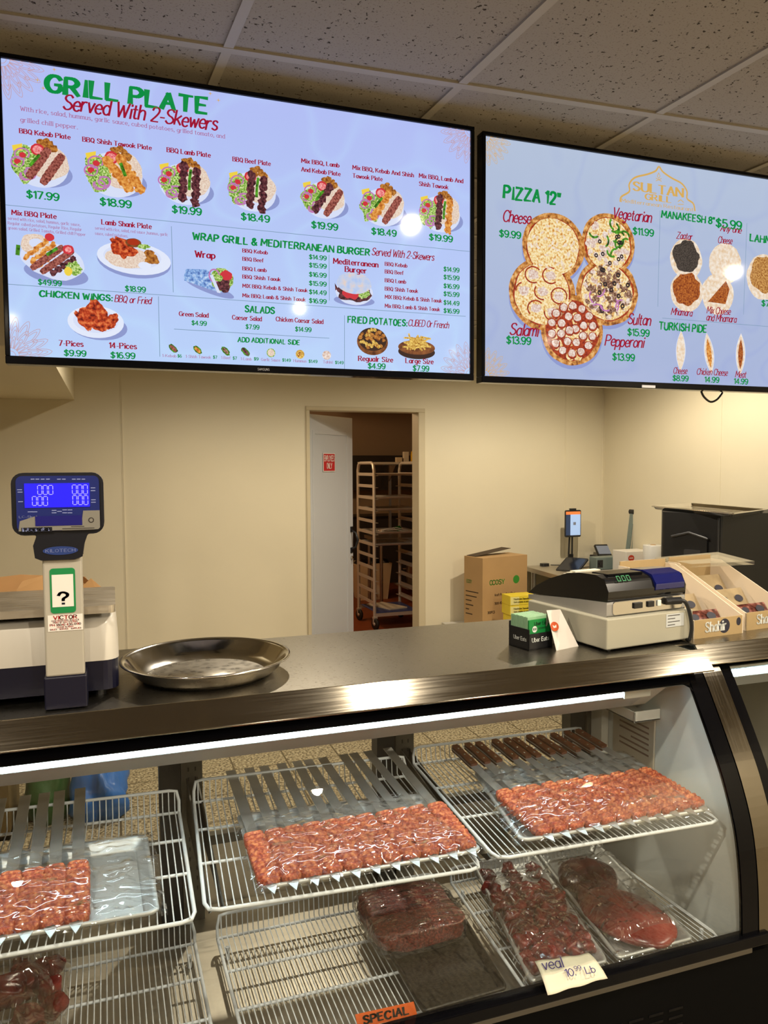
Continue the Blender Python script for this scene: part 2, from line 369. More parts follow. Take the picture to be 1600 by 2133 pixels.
# ------------------------------------------------------------------ shell
m = MB(); m.box((-4, -5.5, -.1), (4.2, 5.6, 0)); struct('floor', m, 'terrazzo')
m = MB()                                                   # back wall with the doorway
DX0, DX1, DZ = 1.392, 2.262, 2.118
m.box((-4, WALL_Y, 0), (DX0-.012, WALL_Y+.12, 2.8)); m.box((DX1+.012, WALL_Y, 0), (4.2, WALL_Y+.12, 2.8)); m.box((DX0-.012, WALL_Y, DZ+.012), (DX1+.012, WALL_Y+.12, 2.8))
struct('wall_back', m, 'wall_panel')
m = MB(); m.box((WALL_X, -5.5, 0), (WALL_X+.12, WALL_Y, 2.8)); struct('wall_right', m, 'wall_panel')
m = MB(); m.box((-4.12, -5.5, 0), (-4, WALL_Y, 2.8)); struct('wall_left', m, 'bare_wall')
m = MB(); m.box((-4, -5.6, 0), (4.2, -5.5, 2.8)); struct('wall_front', m, 'bare_wall')
for k, x in enumerate((.074, 3.597)):                      # joint strips of the wall panelling
    m = MB(); m.box((x-.011, WALL_Y-.002, 0), (x+.011, WALL_Y, CEIL_Z)); m.box((x-.003, WALL_Y-.005, 0), (x+.003, WALL_Y-.002, CEIL_Z))
    struct('trim_%d' % (k+1), m, 'wall_seam')
m = MB(); m.box((WALL_X-.016, WALL_Y-.003, 0), (WALL_X, WALL_Y, CEIL_Z)); m.box((WALL_X-.003, WALL_Y-.016, 0), (WALL_X, WALL_Y-.003, CEIL_Z)); struct('trim_3', m, 'wall_seam')
m = MB(); m.box((WALL_X-.002, 4.247, 0), (WALL_X, 4.269, CEIL_Z)); struct('trim_4', m, 'wall_seam')
# boxed-in bulkhead high on the left of the back wall
m = MB(); zb = 2.154
m.box((-2.6, 3.2, zb), (-.227, WALL_Y, CEIL_Z)); struct('trim_5', m, 'wall_panel')
# ceiling boards and the grid that carries them
m = MB(); m.box((-4, -5.5, CEIL_Z), (4.2, WALL_Y, CEIL_Z+.05)); struct('ceiling', m, 'ceiling_tile')
m = MB()
def gy(x, y0): return y0 - .041*(x-.9)
for y0 in [1.912+.61*k for k in range(0, 7)]+[1.912-1.22*k for k in range(1, 6)]:
    m.prism([(-4, gy(-4, y0)-.012, CEIL_Z), (4, gy(4, y0)-.012, CEIL_Z), (4, gy(4, y0)+.012, CEIL_Z), (-4, gy(-4, y0)+.012, CEIL_Z)], (0, 0, -.006))
for k in range(-7, 6):
    x0 = .893+.606*k
    m.prism([(x0-.012+.07*7.4, -5.45, CEIL_Z), (x0+.012+.07*7.4, -5.45, CEIL_Z), (x0+.012-.07*3.65, 5.58, CEIL_Z), (x0-.012-.07*3.65, 5.58, CEIL_Z)], (0, 0, -.005))
struct('trim_6', m, 'grid_bar')

# doorway lining, door leaf swung into the kitchen
m = MB()
m.box((DX0-.028, WALL_Y-.012, 0), (DX0, WALL_Y+.13, DZ)); m.box((DX1, WALL_Y-.012, 0), (DX1+.055, WALL_Y+.13, DZ)); m.box((DX0-.028, WALL_Y-.012, DZ), (DX1+.055, WALL_Y+.13, DZ+.03))
struct('trim_7', m, 'frame_paint', bevel=.003)
droot = bpy.data.objects.new('door_1', None); droot.location = (DX0+.004, WALL_Y+.10, 0); ang = math.atan2(6.10-WALL_Y-.10, 1.845-DX0)
droot.rotation_euler = (0, 0, ang)
link(droot, None, Matrix.Translation(droot.location) @ Matrix.Rotation(ang, 4, 'Z')); droot['kind'] = 'structure'
DM = REST[droot.name]
DW = .66
m = MB(); m.box((0, 0, .012), (DW, .04, 2.10), M=DM); build('door_leaf', m, 'door_paint', droot, bevel=.003)
m = MB()
for a, b in (((.07, -.006, .12), (.10, 0, 1.98)), ((DW-.10, -.006, .12), (DW-.07, 0, 1.98)), ((.10, -.006, 1.95), (DW-.10, 0, 1.98)), ((.10, -.006, .12), (DW-.10, 0, .15))): m.box(a, b, M=DM)
build('door_moulding', m, 'door_paint', droot, bevel=.002)
m = MB(); m.tube([DM @ V(p) for p in ((DW-.03, -.004, 1.17), (DW-.03, -.045, 1.15), (DW-.028, -.065, 1.09), (DW-.03, -.045, 1.03), (DW-.03, -.004, 1.01))], .009)
m.box((DW-.045, -.008, 1.155), (DW-.015, 0, 1.20), M=DM); m.box((DW-.045, -.008, .98), (DW-.015, 0, 1.025), M=DM); build('door_handle', m, 'black_plastic', droot)
m = MB(); m.lathe([(0, .012), (.014, .012), (.016, 0), (0, 0)], DM @ V((DW-.03, -.001, .94)), 14, axis=DM.to_3x3() @ V((0, -1, 0))); m.box((DW-.034, -.02, .90), (DW-.026, -.013, .935), M=DM); build('door_lock', m, 'chrome', droot)
# the notice on the door
mat('sign_red', rgb(196, 44, 48), .45); mat('sign_white', rgb(235, 230, 222), .5)
t = thing('door_sign', 'small red and white employees-only notice stuck on the open grey door', 'sign', DM @ V((.29, -.008, 1.66)), ang)
SM = REST[t.name]; SIGN = SM
m = MB(); m.box((-.085, -.002, 0), (.085, 0, .145), M=SM); build('sign_backing', m, 'sign_white', t)
m = MB(); m.box((-.079, -.003, .006), (.079, -.002, .139), M=SM); build('sign_panel', m, 'sign_red', t)
m = MB(); X_ = SM.to_3x3() @ V((1, 0, 0))
for s_, z_, w_ in (('EMPLOYEES', .083, .14), ('ONLY', .025, .075)): text(m, s_, SM @ V((-w_/2, -.0036, z_)), X_, V((0, 0, 1)), w_, .042, 'sans')
build('sign_lettering', m, 'sign_white', t)

# kitchen beyond
m = MB(); m.box((.2, 5.72, -.1), (5.2, 11.2, -.001)); struct('floor_kitchen', m, 'quarry_tile')
m = MB(); m.box((1.36, 5.60, -.0005), (2.3, 5.73, .006)); struct('trim_8', m, 'threshold')
m = MB(); m.box((.2, 11.1, 0), (5.2, 11.2, 2.9)); struct('wall_kitchen_far', m, 'kitchen_wall')
m = MB(); m.box((.1, 5.72, 0), (.2, 11.1, 2.9)); struct('wall_kitchen_left', m, 'kitchen_wall')
m = MB(); m.box((5.2, 5.72, 0), (5.3, 11.1, 2.9)); struct('wall_kitchen_right', m, 'kitchen_wall')
m = MB(); m.box((.2, 5.72, 2.85), (5.2, 11.1, 2.9)); struct('ceiling_kitchen', m, 'kitchen_wall')

# ------------------------------------------------------------------ lamps
mat('lens', lin((1., .9, .72)), .4, emit=18)
mat('can', rgb(235, 232, 225), .4)
for k, (x, y) in enumerate(DOWNLIGHTS+BACK_LIGHTS):
    t = thing('ceiling_downlight', 'round recessed ceiling downlight over the %s' % ('working side behind the counter' if k >= len(DOWNLIGHTS) else 'customer side of the counter'), 'ceiling light', (x, y, CEIL_Z), group='recessed downlights')
    m = MB(); m.lathe([(.052, -.001), (.056, -.008), (.082, -.006), (.084, 0)], (x, y, CEIL_Z), 24); build('lamp_rim', m, 'can', t)
    m = MB(); m.lathe([(0, -.004), (.05, -.004), (.05, -.001), (0, -.001)], (x, y, CEIL_Z), 24); build('lamp_lens', m, 'lens', t)
    ld = bpy.data.lights.new('downlight', 'SPOT'); ld.energy = DOWNLIGHT_W if k < len(DOWNLIGHTS) else BACK_W; ld.color = WARM; ld.spot_size = radians(166); ld.spot_blend = .5; ld.shadow_soft_size = .03
    lo = bpy.data.objects.new('lamp_light', ld); lo.location = (0, 0, -.03); lo.parent = t; COL.objects.link(lo)
ld = bpy.data.lights.new('kitchen', 'POINT'); ld.energy = KITCHEN_W; ld.color = (1, .7, .4); ld.shadow_soft_size = .15
t = thing('kitchen_lamp', 'warm ceiling lamp in the kitchen beyond the open door', 'ceiling light', (1.3, 7.7, 2.85))
m = MB(); m.lathe([(0, -.09), (.06, -.085), (.10, -.05), (.12, 0), (0, 0)], (1.3, 7.7, 2.85), 20); build('lamp_shade', m, 'can', t)
lo = bpy.data.objects.new('lamp_light', ld); lo.location = (0, 0, -.28); lo.parent = t; COL.objects.link(lo)
# ------------------------------------------------------------------ menu screens
TVY = 2.04
GREEN, RED, GOLD = rgb(14, 140, 66), rgb(158, 20, 50), rgb(214, 170, 90)
mat_screen('m_green', GREEN); mat_screen('m_red', RED); mat_screen('m_gold', GOLD); mat_screen('m_rose', rgb(196, 150, 150)); mat_screen('m_line', rgb(120, 150, 175))
mat_screen('m_fade', rgb(172, 96, 140)); mat_screen('m_white', rgb(225, 232, 250)); mat_screen('m_shade', rgb(140, 152, 205))
mat_screen('p_rice', rgb(225, 200, 180), (rgb(215, 185, 165), rgb(240, 225, 208)), 300)
mat_screen('p_kebab', rgb(140, 70, 60), (rgb(92, 38, 34), rgb(150, 80, 70), rgb(180, 108, 94)), 220)
mat_screen('p_chick', rgb(216, 140, 60), (rgb(176, 92, 28), rgb(216, 140, 60), rgb(240, 180, 96)), 140)
mat_screen('p_lamb', rgb(88, 40, 44), (rgb(44, 18, 26), rgb(88, 44, 50), rgb(128, 72, 76)), 160)
mat_screen('p_tomato', rgb(206, 52, 62)); mat_screen('p_tomato_in', rgb(240, 140, 140), (rgb(220, 80, 90), rgb(250, 180, 175)), 300)
mat_screen('p_onion', rgb(190, 120, 180)); mat_screen('p_leaf', rgb(110, 150, 50), (rgb(60, 110, 30), rgb(150, 190, 80), rgb(220, 230, 170)), 260)
mat_screen('p_chili', rgb(50, 120, 30), (rgb(24, 60, 16), rgb(90, 170, 40)), 90); mat_screen('p_potato', rgb(186, 110, 40), (rgb(120, 60, 20), rgb(206, 138, 60)), 160)
mat_screen('p_lemon', rgb(238, 208, 70)); mat_screen('p_sauce', rgb(170, 50, 20)); mat_screen('p_wing', rgb(176, 56, 24), (rgb(104, 20, 12), rgb(190, 64, 28), rgb(232, 128, 70)), 110)
mat_screen('p_foil', rgb(110, 150, 215), (rgb(70, 100, 170), rgb(130, 170, 225), rgb(200, 220, 245)), 120); mat_screen('p_bun', rgb(184, 200, 236), (rgb(176, 198, 238), rgb(196, 206, 230), rgb(226, 206, 196)), 60)
mat_screen('p_wood', rgb(130, 74, 36), (rgb(84, 42, 20), rgb(150, 90, 46)), 60); mat_screen('p_fries', rgb(226, 180, 66), (rgb(176, 120, 30), rgb(244, 210, 110)), 220); mat_screen('p_dark', rgb(56, 34, 24))
mat_screen('p_crust', rgb(196, 128, 60), (rgb(120, 62, 24), rgb(202, 134, 62), rgb(236, 190, 122)), 75)
mat_screen('p_cheese', rgb(240, 214, 150), (rgb(204, 130, 50), rgb(242, 216, 150), rgb(250, 236, 206)), 140)
mat_screen('p_red', rgb(170, 50, 20), (rgb(120, 24, 10), rgb(190, 70, 26)), 120); mat_screen('p_mush', rgb(226, 208, 190), (rgb(200, 160, 140), rgb(244, 232, 222)), 160)
mat_screen('p_beef', rgb(120, 84, 64), (rgb(84, 50, 36), rgb(136, 96, 74), rgb(196, 164, 136)), 190); mat_screen('p_zaatar', rgb(70, 62, 58), (rgb(34, 30, 28), rgb(92, 82, 74)), 330)
mat_screen('p_dough', rgb(232, 212, 186), (rgb(226, 196, 160), rgb(244, 234, 220)), 90); mat_screen('p_spice', rgb(160, 70, 24), (rgb(118, 38, 12), rgb(196, 112, 44)), 170); mat_screen('p_lahm', rgb(186, 120, 50), (rgb(140, 78, 24), rgb(220, 168, 96)), 180)
mat_screen('p_plate', rgb(214, 222, 246)); mat_screen('p_olive', rgb(40, 30, 34))
def panel_mat(name, top, bot, x0, x1, gx):
    m, nt, b = nodes(name); b.inputs['Base Color'].default_value = (.01, .01, .012, 1); b.inputs['Roughness'].default_value = .06; b.inputs['Specular IOR Level'].default_value = .16; b.inputs['Emission Strength'].default_value = SCREEN_GAIN
    t = tex(nt, 'NOISE', 3.2, 1, (1, 1, 1)); t2 = tex(nt, 'NOISE', 9, 0)
    # faint embossed scroll pattern of the background picture
    w = nt.nodes.new('ShaderNodeMath'); w.operation = 'PINGPONG'; w.inputs[1].default_value = .08; nt.links.new(t.outputs[0], w.inputs[0])
    r = ramp(nt, w.outputs[0], [(0, tuple(v*.965 for v in top)), (.05, top), (.08, bot)])
    co = nt.nodes.new('ShaderNodeTexCoord'); sp = nt.nodes.new('ShaderNodeSeparateXYZ'); nt.links.new(co.outputs['Generated'], sp.inputs[0])
    r2 = ramp(nt, sp.outputs[2], [(0, bot), (1, top)])
    mx = nt.nodes.new('ShaderNodeMix'); mx.data_type = 'RGBA'; mx.inputs[0].default_value = .75
    nt.links.new(r.outputs[0], mx.inputs[6]); nt.links.new(r2.outputs[0], mx.inputs[7]); nt.links.new(mx.outputs[2], b.inputs['Emission Color'])
panel_mat('panel_lavender', rgb(178, 190, 244), rgb(186, 214, 250), 0, 1, 0)
panel_mat('panel_grey', rgb(180, 194, 218), rgb(160, 174, 216), 0, 1, 0)

class Pic:
    """flat picture elements on a screen: u along +x, w up, layers a hair apart"""
    def __init__(s): s.mb = MB(); s.mats = []; s.lay = 0
    def mi(s, m):
        if m not in s.mats: s.mats.append(m)
        return s.mats.index(m)
    def pts(s, pts, m):
        s.lay += 1; y = TVY-.0006-.00002*s.lay
        s.mb.poly([(x, y, z) for x, z in pts], s.mi(m))
    def disc(s, x, z, rx, rz, m, rot=0, rough=.05, n=30, seed=None):
        sd = random.random()*50 if seed is None else seed; P = []
        for k in range(n):
            a = 2*pi*k/n; q = 1+rough*noise.noise(V((cos(a)*2.2+sd, sin(a)*2.2, sd)))*2
            u, w = rx*q*cos(a), rz*q*sin(a); P.append((x+u*cos(rot)-w*sin(rot), z+u*sin(rot)+w*cos(rot)))
        s.pts(P, m)
    def ring(s, x, z, rx, rz, wd, m, rot=0, a0=0, a1=2*pi, n=20):
        s.lay += 1; y = TVY-.0006-.00002*s.lay; mi = s.mi(m)
        def q(a, k): u, w = (rx+k)*cos(a), (rz+k)*sin(a); return (x+u*cos(rot)-w*sin(rot), y, z+u*sin(rot)+w*cos(rot))
        for k in range(n):
            a, b = a0+(a1-a0)*k/n, a0+(a1-a0)*(k+1)/n
            s.mb.poly([q(a, -wd), q(a, wd), q(b, wd), q(b, -wd)], mi)
    def strip(s, P, wd, m):
        s.lay += 1; y = TVY-.0006-.00002*s.lay; mi = s.mi(m)
        for k in range(len(P)-1):
            (ax, az), (bx, bz) = P[k], P[k+1]; L = hypot(bx-ax, bz-az) or 1e-6; nx, nz = -(bz-az)/L*wd, (bx-ax)/L*wd
            s.mb.poly([(ax+nx, y, az+nz), (ax-nx, y, az-nz), (bx-nx, y, bz-nz), (bx+nx, y, bz+nz)], mi)
    def build(s, name, parent): return build(name, s.mb, s.mats, parent)
def sp(px, py):
    p = at_y(px, py, TVY); return p.x, p.z
def su(px, py, n):                                     # n image units as metres on the screen there
    return (at_y(px+n, py, TVY)-at_y(px, py, TVY)).length

def skewer_row(p, x, z, rx, ang, kind, ln=1.0, wd=.2):
    """one skewer of grilled pieces on a pictured plate"""
    dx, dz = cos(ang), sin(ang)
    if kind == 'p_kebab':
        n = 14; L = rx*ln
        P = [(-L, -wd*rx*.7), (-L*.95, wd*rx*.7)]
        top = []; bot = []
        for k in range(n+1):
            q = -L+2*L*k/n; ww = wd*rx*(1+.14*(k % 2)) * (1-.35*(abs(q)/L)**6); top.append((q, ww)); bot.append((q, -ww))
        P = bot+top[::-1]
        p.pts([(x+u*dx-w*dz, z+u*dz+w*dx) for u, w in P], 'p_kebab')
    else:
        for k in range(5):
            q = (-.85+.42*k)*rx*ln; p.disc(x+q*dx, z+q*dz, rx*.25, rx*wd*1.15, kind, ang+.4*(-1)**k, .22, 14)
def plate(t, px, py, n, kinds, name='plate_picture', lab=None):
    p = Pic(); x, z = sp(px, py+4); r = su(px, py, n*.94)
    p.disc(x+.12*r, z-.34*r, 1.0*r, .52*r, 'm_shade', 0, .0); p.disc(x, z-.1*r, .97*r, .78*r, 'p_plate', 0, .0)
    p.disc(x+.25*r, z+.1*r, .72*r, .66*r, 'p_rice', 0, .06)
    p.disc(x-.52*r, z-.08*r, .46*r, .62*r, 'p_leaf', 0, .2)
    p.pts([(x-.95*r, z+.55*r), (x-.6*r, z+.66*r), (x-.62*r, z+.4*r), (x-.92*r, z+.36*r)], 'p_lemon')
    for dx, dz, q in ((-.62, .28, .25), (-.78, -.02, .22), (-.42, -.42, .26), (-.52, -.5, .2), (-.34, -.36, .2)):
        p.ring(x+dx*r, z+dz*r, q*r, q*r*.8, .028*r, 'p_onion', .3)
    for dx, dz in ((-.6, .24), (-.78, -.02)): p.disc(x+dx*r, z+dz*r, .12*r, .1*r, 'p_tomato')
    for dx, dz, q in ((-.7, -.12, .1), (-.45, .1, .1), (-.3, -.3, .09), (-.62, -.3, .12)): p.disc(x+dx*r, z+dz*r, q*r, q*r*.6, 'p_leaf', .6, .3, 10)
    for dx, dz in ((.02, .78), (.2, .84), (.36, .72), (.5, .6), (.1, .64)): p.disc(x+dx*r, z+dz*r, .15*r, .12*r, 'p_potato', dx*3, .2, 10)
    p.disc(x-.08*r, z+.5*r, .24*r, .22*r, 'p_tomato'); p.disc(x-.08*r, z+.5*r, .17*r, .15*r, 'p_tomato_in')
    ang = {2: 1.0}.get(len(kinds), 1.0); a = 1.0 if 'p_kebab' in kinds or kinds[0] == 'p_chick' else 1.5
    if kinds == ['p_chick', 'p_chick']: a = 2.25
    offs = (-.06, .42) if a < 2 else (.36, .12)
    if a == 2.25:
        skewer_row(p, x+.12*r, z-.06*r, r*.8, a, 'p_chick', .8, .2); skewer_row(p, x+.55*r, z+.0*r, r*.8, a-.1, 'p_chick', .85, .2)
        p.strip([(x+.22*r, z+.35*r), (x+.38*r, z-.1*r)], .06*r, 'p_chili')
    else:
        for k, o in zip(kinds, offs): skewer_row(p, x+o*r, z-(.08+.16*(o > .2))*r+.08*r, r*.78, a, k, .9, .19)
        p.strip([(x-.36*r, z-.12*r), (x-.16*r, z+.14*r), (x-.02*r, z+.32*r)] if a < 1.4 else [(x+.16*r, z-.3*r), (x+.18*r, z+.1*r), (x+.24*r, z+.5*r)], .055*r, 'p_chili')
    return p.build(name, t)
def mandala(p, cx, cz, r, a0, a1, m):
    """lace rosette in a screen corner, the quarter that fits"""
    w = max(r*.0045, .0005)
    p.ring(cx, cz, .12*r, .12*r, w, m, 0, a0, a1, 8); p.ring(cx, cz, .2*r, .2*r, w, m, 0, a0, a1, 8)
    for rr_, n, ln in ((.2, 4, .3), (.42, 4, .34), (.62, 5, .36)):
        for k in range(n):
            b0 = a0+(a1-a0)*(k)/n; b1 = a0+(a1-a0)*(k+1)/n; bm = (b0+b1)/2
            for q, wq in ((1., 1.), (.72, .62)):
                P = []
                for j in range(9):
                    u = j/8; bb = bm+(b1-b0)/2*wq*(2*u-1); h = rr_+ln*q*(1-abs(2*u-1)**1.6)
                    P.append((cx+h*r*cos(bb), cz+h*r*sin(bb)))
                p.strip(P, w, m)
def texts(t, name, m, items, style):
    for s, x0, y0, x1, cap in items:
        b = MB(); a = at_y(x0, y0, TVY); e = at_y(x1, y0, TVY); h = at_y(x0, y0-cap, TVY).z-a.z
        text(b, s, V((a.x, TVY-.0016, a.z)), V((1, 0, 0)), V((0, 0, 1)), e.x-a.x, h, style)
        build(name, b, m, t)
def tv(x0, x1, z0, z1, panel, label, bez):
    t = thing('menu_screen', label, 'menu screen', ((x0+x1)/2, TVY, z0-bez-.006))
    e0, e1, f0, f1 = x0-bez, x1+bez, z0-bez-.008, z1+bez
    m = MB(); m.box((x0, TVY, z0), (x1, TVY+.004, z1)); build('screen_panel', m, panel, t)
    m = MB()
    for a, b in (((e0, f0), (e1, z0)), ((e0, z1), (e1, f1)), ((e0, z0), (x0, z1)), ((x1, z0), (e1, z1))): m.box((a[0], TVY-.008, a[1]), (b[0], TVY+.03, b[1]))
    build('bezel', m, 'black_gloss', t, bevel=.002)
    m = MB(); m.box((e0+.004, TVY+.0041, f0+.004), (e1-.004, TVY+.03, f1-.004)); m.box((e0+.2, TVY+.03, f0+.06), (e1-.2, TVY+.07, f1-.2)); build('back_shell', m, 'black_plastic', t, bevel=.004)
    m = MB()
    for x in (x0+.35, x1-.35): m.box((x-.02, TVY+.30, f0+.3), (x+.02, TVY+.34, CEIL_Z)); m.box((x-.02, TVY+.07, f0+.3), (x+.02, TVY+.32, f0+.36))
    m.box((x0+.25, TVY+.07, f0+.3), (x1-.25, TVY+.10, f0+.36)); build('ceiling_bracket', m, 'black_plastic', t)
    return t
ta = tv(-.221, .985, 1.966, 2.652, 'panel_lavender', 'large lit menu screen on the left headed with grill plates in green', .011)
tb = tv(1.032, 2.238, 1.962, 2.645, 'panel_grey', 'large lit menu screen on the right headed with pizzas in green', .011)

# --- left screen
texts(ta, 'menu_title', 'm_green', [('GRILL PLATE', 97, 190, 429, 34)], 'brush')
texts(ta, 'menu_heading', 'm_green', [('CHICKEN WINGS:', 83, 617.5, 233, 12.5), ('WRAP GRILL & MEDITERRANEAN BURGER', 401.6, 499, 769, 14), ('SALADS', 510.5, 650, 571, 13), ('ADD ADDITIONAL SIDE', 495.6, 712, 623.4, 9.5), ('FRIED POTATOES:', 724.5, 672, 847, 13)], 'brush')
texts(ta, 'menu_subtitle', 'm_red', [('Served With 2-Skewers', 131, 228, 450, 31), ('BBQ or Fried', 239, 629, 314, 14), ('Served With 2-Skewers', 774, 531.5, 903, 15), ('CUBED Or French', 850, 679, 934, 13.5)], 'script')
SER = [('BBQ Kebab Plate', 41, 277.5, 146, 9.5), ('BBQ Shish Tawook Plate', 172.5, 295, 315, 9.5), ('BBQ Lamb Plate', 348, 317, 438, 9.5), ('BBQ Beef Plate', 485, 336, 563, 9),
       ('Mix BBQ, Lamb', 628, 339, 706, 8.5), ('And Kebab Plate', 628, 357, 708.5, 8.5), ('Mix BBQ, Kebab And Shish', 734.6, 353, 861, 8.5), ('Tawook Plate', 734.6, 370, 796, 8.5), ('Mix BBQ, Lamb And', 873, 370, 964, 8.5), ('Shish Tawook', 873, 387, 933, 8.5),
       ('Mix BBQ Plate', 25, 447.5, 117, 10), ('Lamb Shank Plate', 212, 467.5, 315, 10), ('7-Pices', 123, 720, 173, 11), ('14-Pices', 228, 724.7, 284, 11), ('Wrap', 407, 535.6, 447.5, 13), ('Mediterranean', 694.6, 549, 787, 11), ('Burger', 719, 566, 763, 11),
       ('Green Salad', 373.4, 658, 433.7, 9), ('Caeser Salad', 484, 665.5, 544.6, 9), ('Chicken Caesar Salad', 575, 669, 672.8, 9), ('Regualr Size', 746.6, 751.6, 817.8, 10), ('Large Size', 845, 756, 902, 10)]
for x, ex, ys in ((505.5, (557, 548.6, 554.5, 583.7, 640, 635.7), (525.7, 543, 563, 580, 599, 619)), (802, (847.7, 840, 845, 870, 919.6, 915.6), (553.5, 569.4, 587.6, 605, 622, 640.6))):
    for s, e, y in zip(('BBQ Kebab', 'BBQ Beef', 'BBQ Lamb', 'BBQ Shish Taouk', 'MIX BBQ: Kebab & Shish Taouk', 'Mix BBQ: Lamb & Shish Taouk'), ex, ys): SER.append((s, x, y, e, 7.5))
texts(ta, 'menu_item_name', 'm_red', SER, 'serif')
texts(ta, 'menu_description', 'm_fade', [('With rice, salad, hummus, garlic sauce, cubed potatoes, grilled tomato, and', 43, 231, 467, 9), ('grilled chili pepper.', 43, 254, 161, 9),
  ('served with rice, salad, hummus, garlic sauce,', 16.5, 457.5, 166.5, 6), ('Regular cubed potatoes, Regular Rice, Regular', 16.5, 467.5, 170, 6), ('green salad. Grilled Tomato, Grilled chili Pepper', 17, 477.5, 178, 6), ('served with rice, salad, red sauce ,hummus, garlic', 198, 478, 349, 6), ('sauce, cubed potatoes.', 198, 489, 266, 6)], 'thin')
SML = [('1-Kebab', 338.4, 743.4, 367, 5.5), ('1-Shish Tawook', 387, 745, 439, 5.5), ('1-Beef', 461, 747.5, 480, 5.5), ('1-Lamb', 501.5, 750, 524, 5.5), ('Garlic Sauce', 544, 751.6, 583, 5.5), ('Hummus', 611.5, 754, 638, 5.5), ('Tahini', 672.8, 756.6, 692, 5.5)]
texts(ta, 'side_dish_name', 'm_fade', SML, 'thin')
PR = [('$17.99', 56, 412, 122.5, 15), ('$18.99', 209, 427.5, 273, 15), ('$19.99', 359, 443, 419, 14.5), ('$18.49', 502.6, 458, 561, 14), ('$19.99', 649, 475, 703, 13.5), ('$18.49', 774, 488, 825, 13), ('$19.99', 894, 500, 942, 12.5),
      ('$49.99', 80, 593, 128, 11), ('$18.99', 261, 606.6, 303, 11), ('$9.99', 134, 741, 179, 12), ('$16.99', 231, 745.6, 281, 12), ('$4.99', 399.4, 677, 430, 9), ('$7.99', 512, 685, 539.6, 9), ('$14.99', 615, 690, 648, 9), ('$4.99', 766.5, 767.5, 802, 11), ('$7.99', 860, 772.5, 893, 11),
      ('$6', 370, 744.5, 378, 6), ('$7', 444, 747, 452, 6), ('$7', 485, 749, 493, 6), ('$9', 529, 750.5, 538, 6), ('$1.49', 588, 753, 605, 6), ('$1.49', 643, 755.5, 660.5, 6), ('$1.49', 698, 758, 715, 6)]
for x, e, ys in ((644, 679.4, (539.6, 556.8, 576, 594.3, 612.5, 630.7)), (924, 956, (565, 581.7, 600, 616.5, 634.7, 651.6))):
    for s, y in zip(('$14.99', '$15.99', '$16.99', '$15.99', '$14.49', '$16.99'), ys): PR.append((s, x, y, e, 9))
texts(ta, 'menu_price', 'm_green', PR, 'sans')
p = Pic()
for (a, b), (c, d) in (((9, 426.6), (978, 524)), ((15.6, 592), (970, 659)), ((357, 471.5), (361, 609)), ((330, 617.5), (333, 743)), ((362.5, 685.6), (686, 704.6)), ((717.5, 657), (717.5, 773)), ((685.4, 531), (686, 626))):
    p.strip([sp(a, b), sp(c, d)], .0007, 'm_line')
p.build('divider_line', ta)
p = Pic()
for k, (cx, cz, a0) in enumerate(((-.221, 2.652, -pi/2), (.985, 2.652, -pi), (-.221, 1.966, 0), (.985, 1.966, pi/2))): mandala(p, cx, cz, .095, a0, a0+pi/2, 'm_rose')
p.build('corner_rosette', ta)
p = Pic()
for a, b in ((113, 145), (78, 167), (90, 184), (438, 195), (455, 209)):
    x, z = sp(a, b); q = .006; p.pts([(x-q, z), (x-q*.15, z-q*.15), (x, z-q), (x+q*.15, z-q*.15), (x+q, z), (x+q*.15, z+q*.15), (x, z+q), (x-q*.15, z+q*.15)], 'm_gold')
p.build('sparkle', ta)
for a, b, n, kd in ((84, 337, 63, ['p_kebab']*2), (238, 355, 64, ['p_chick']*2), (385, 375, 57, ['p_lamb']*2), (526, 391, 53, ['p_lamb']*2), (675, 409, 48, ['p_lamb', 'p_kebab']), (797, 424, 48, ['p_chick', 'p_kebab']), (917, 438, 45, ['p_lamb', 'p_chick'])):
    plate(ta, a, b, n, kd)
# mixed platter
p = Pic(); x, z = sp(106, 536); r = su(106, 536, 70)
p.disc(x+.15*r, z-.5*r, .95*r, .34*r, 'm_shade', -.1, 0); p.disc(x+.05*r, z-.1*r, .96*r, .58*r, 'p_plate', -.2, .05); p.disc(x-.45*r, z+.35*r, .42*r, .34*r, 'p_rice'); p.disc(x-.42*r, z+.4*r, .2*r, .15*r, 'p_plate')
for k in range(3): skewer_row(p, x-.42*r+.2*k*r, z+.22*r-.1*k*r, .5*r, .75, 'p_chick', .95, .14)
for k in range(2): skewer_row(p, x-.1*r+.28*k*r, z-.02*r-.1*k*r, .62*r, .68, 'p_kebab', 1, .16)
skewer_row(p, x+.36*r, z-.24*r, .45*r, .68, 'p_lamb', 1., .2)
p.disc(x+.68*r, z-.28*r, .26*r, .2*r, 'p_leaf', 0, .3); p.disc(x+.5*r, z-.4*r, .12*r, .14*r, 'p_lemon'); p.disc(x-.02*r, z+.62*r, .14*r, .12*r, 'p_tomato'); p.disc(x+.52*r, z+.28*r, .17*r, .15*r, 'p_tomato'); p.disc(x+.52*r, z+.28*r, .1*r, .09*r, 'p_tomato_in')
p.strip([(x-.96*r, z-.02*r), (x-.93*r, z+.3*r)], .06*r, 'p_chili'); p.strip([(x-.12*r, z+.06*r), (x+.2*r, z+.3*r)], .05*r, 'p_chili'); p.build('platter_picture', ta)
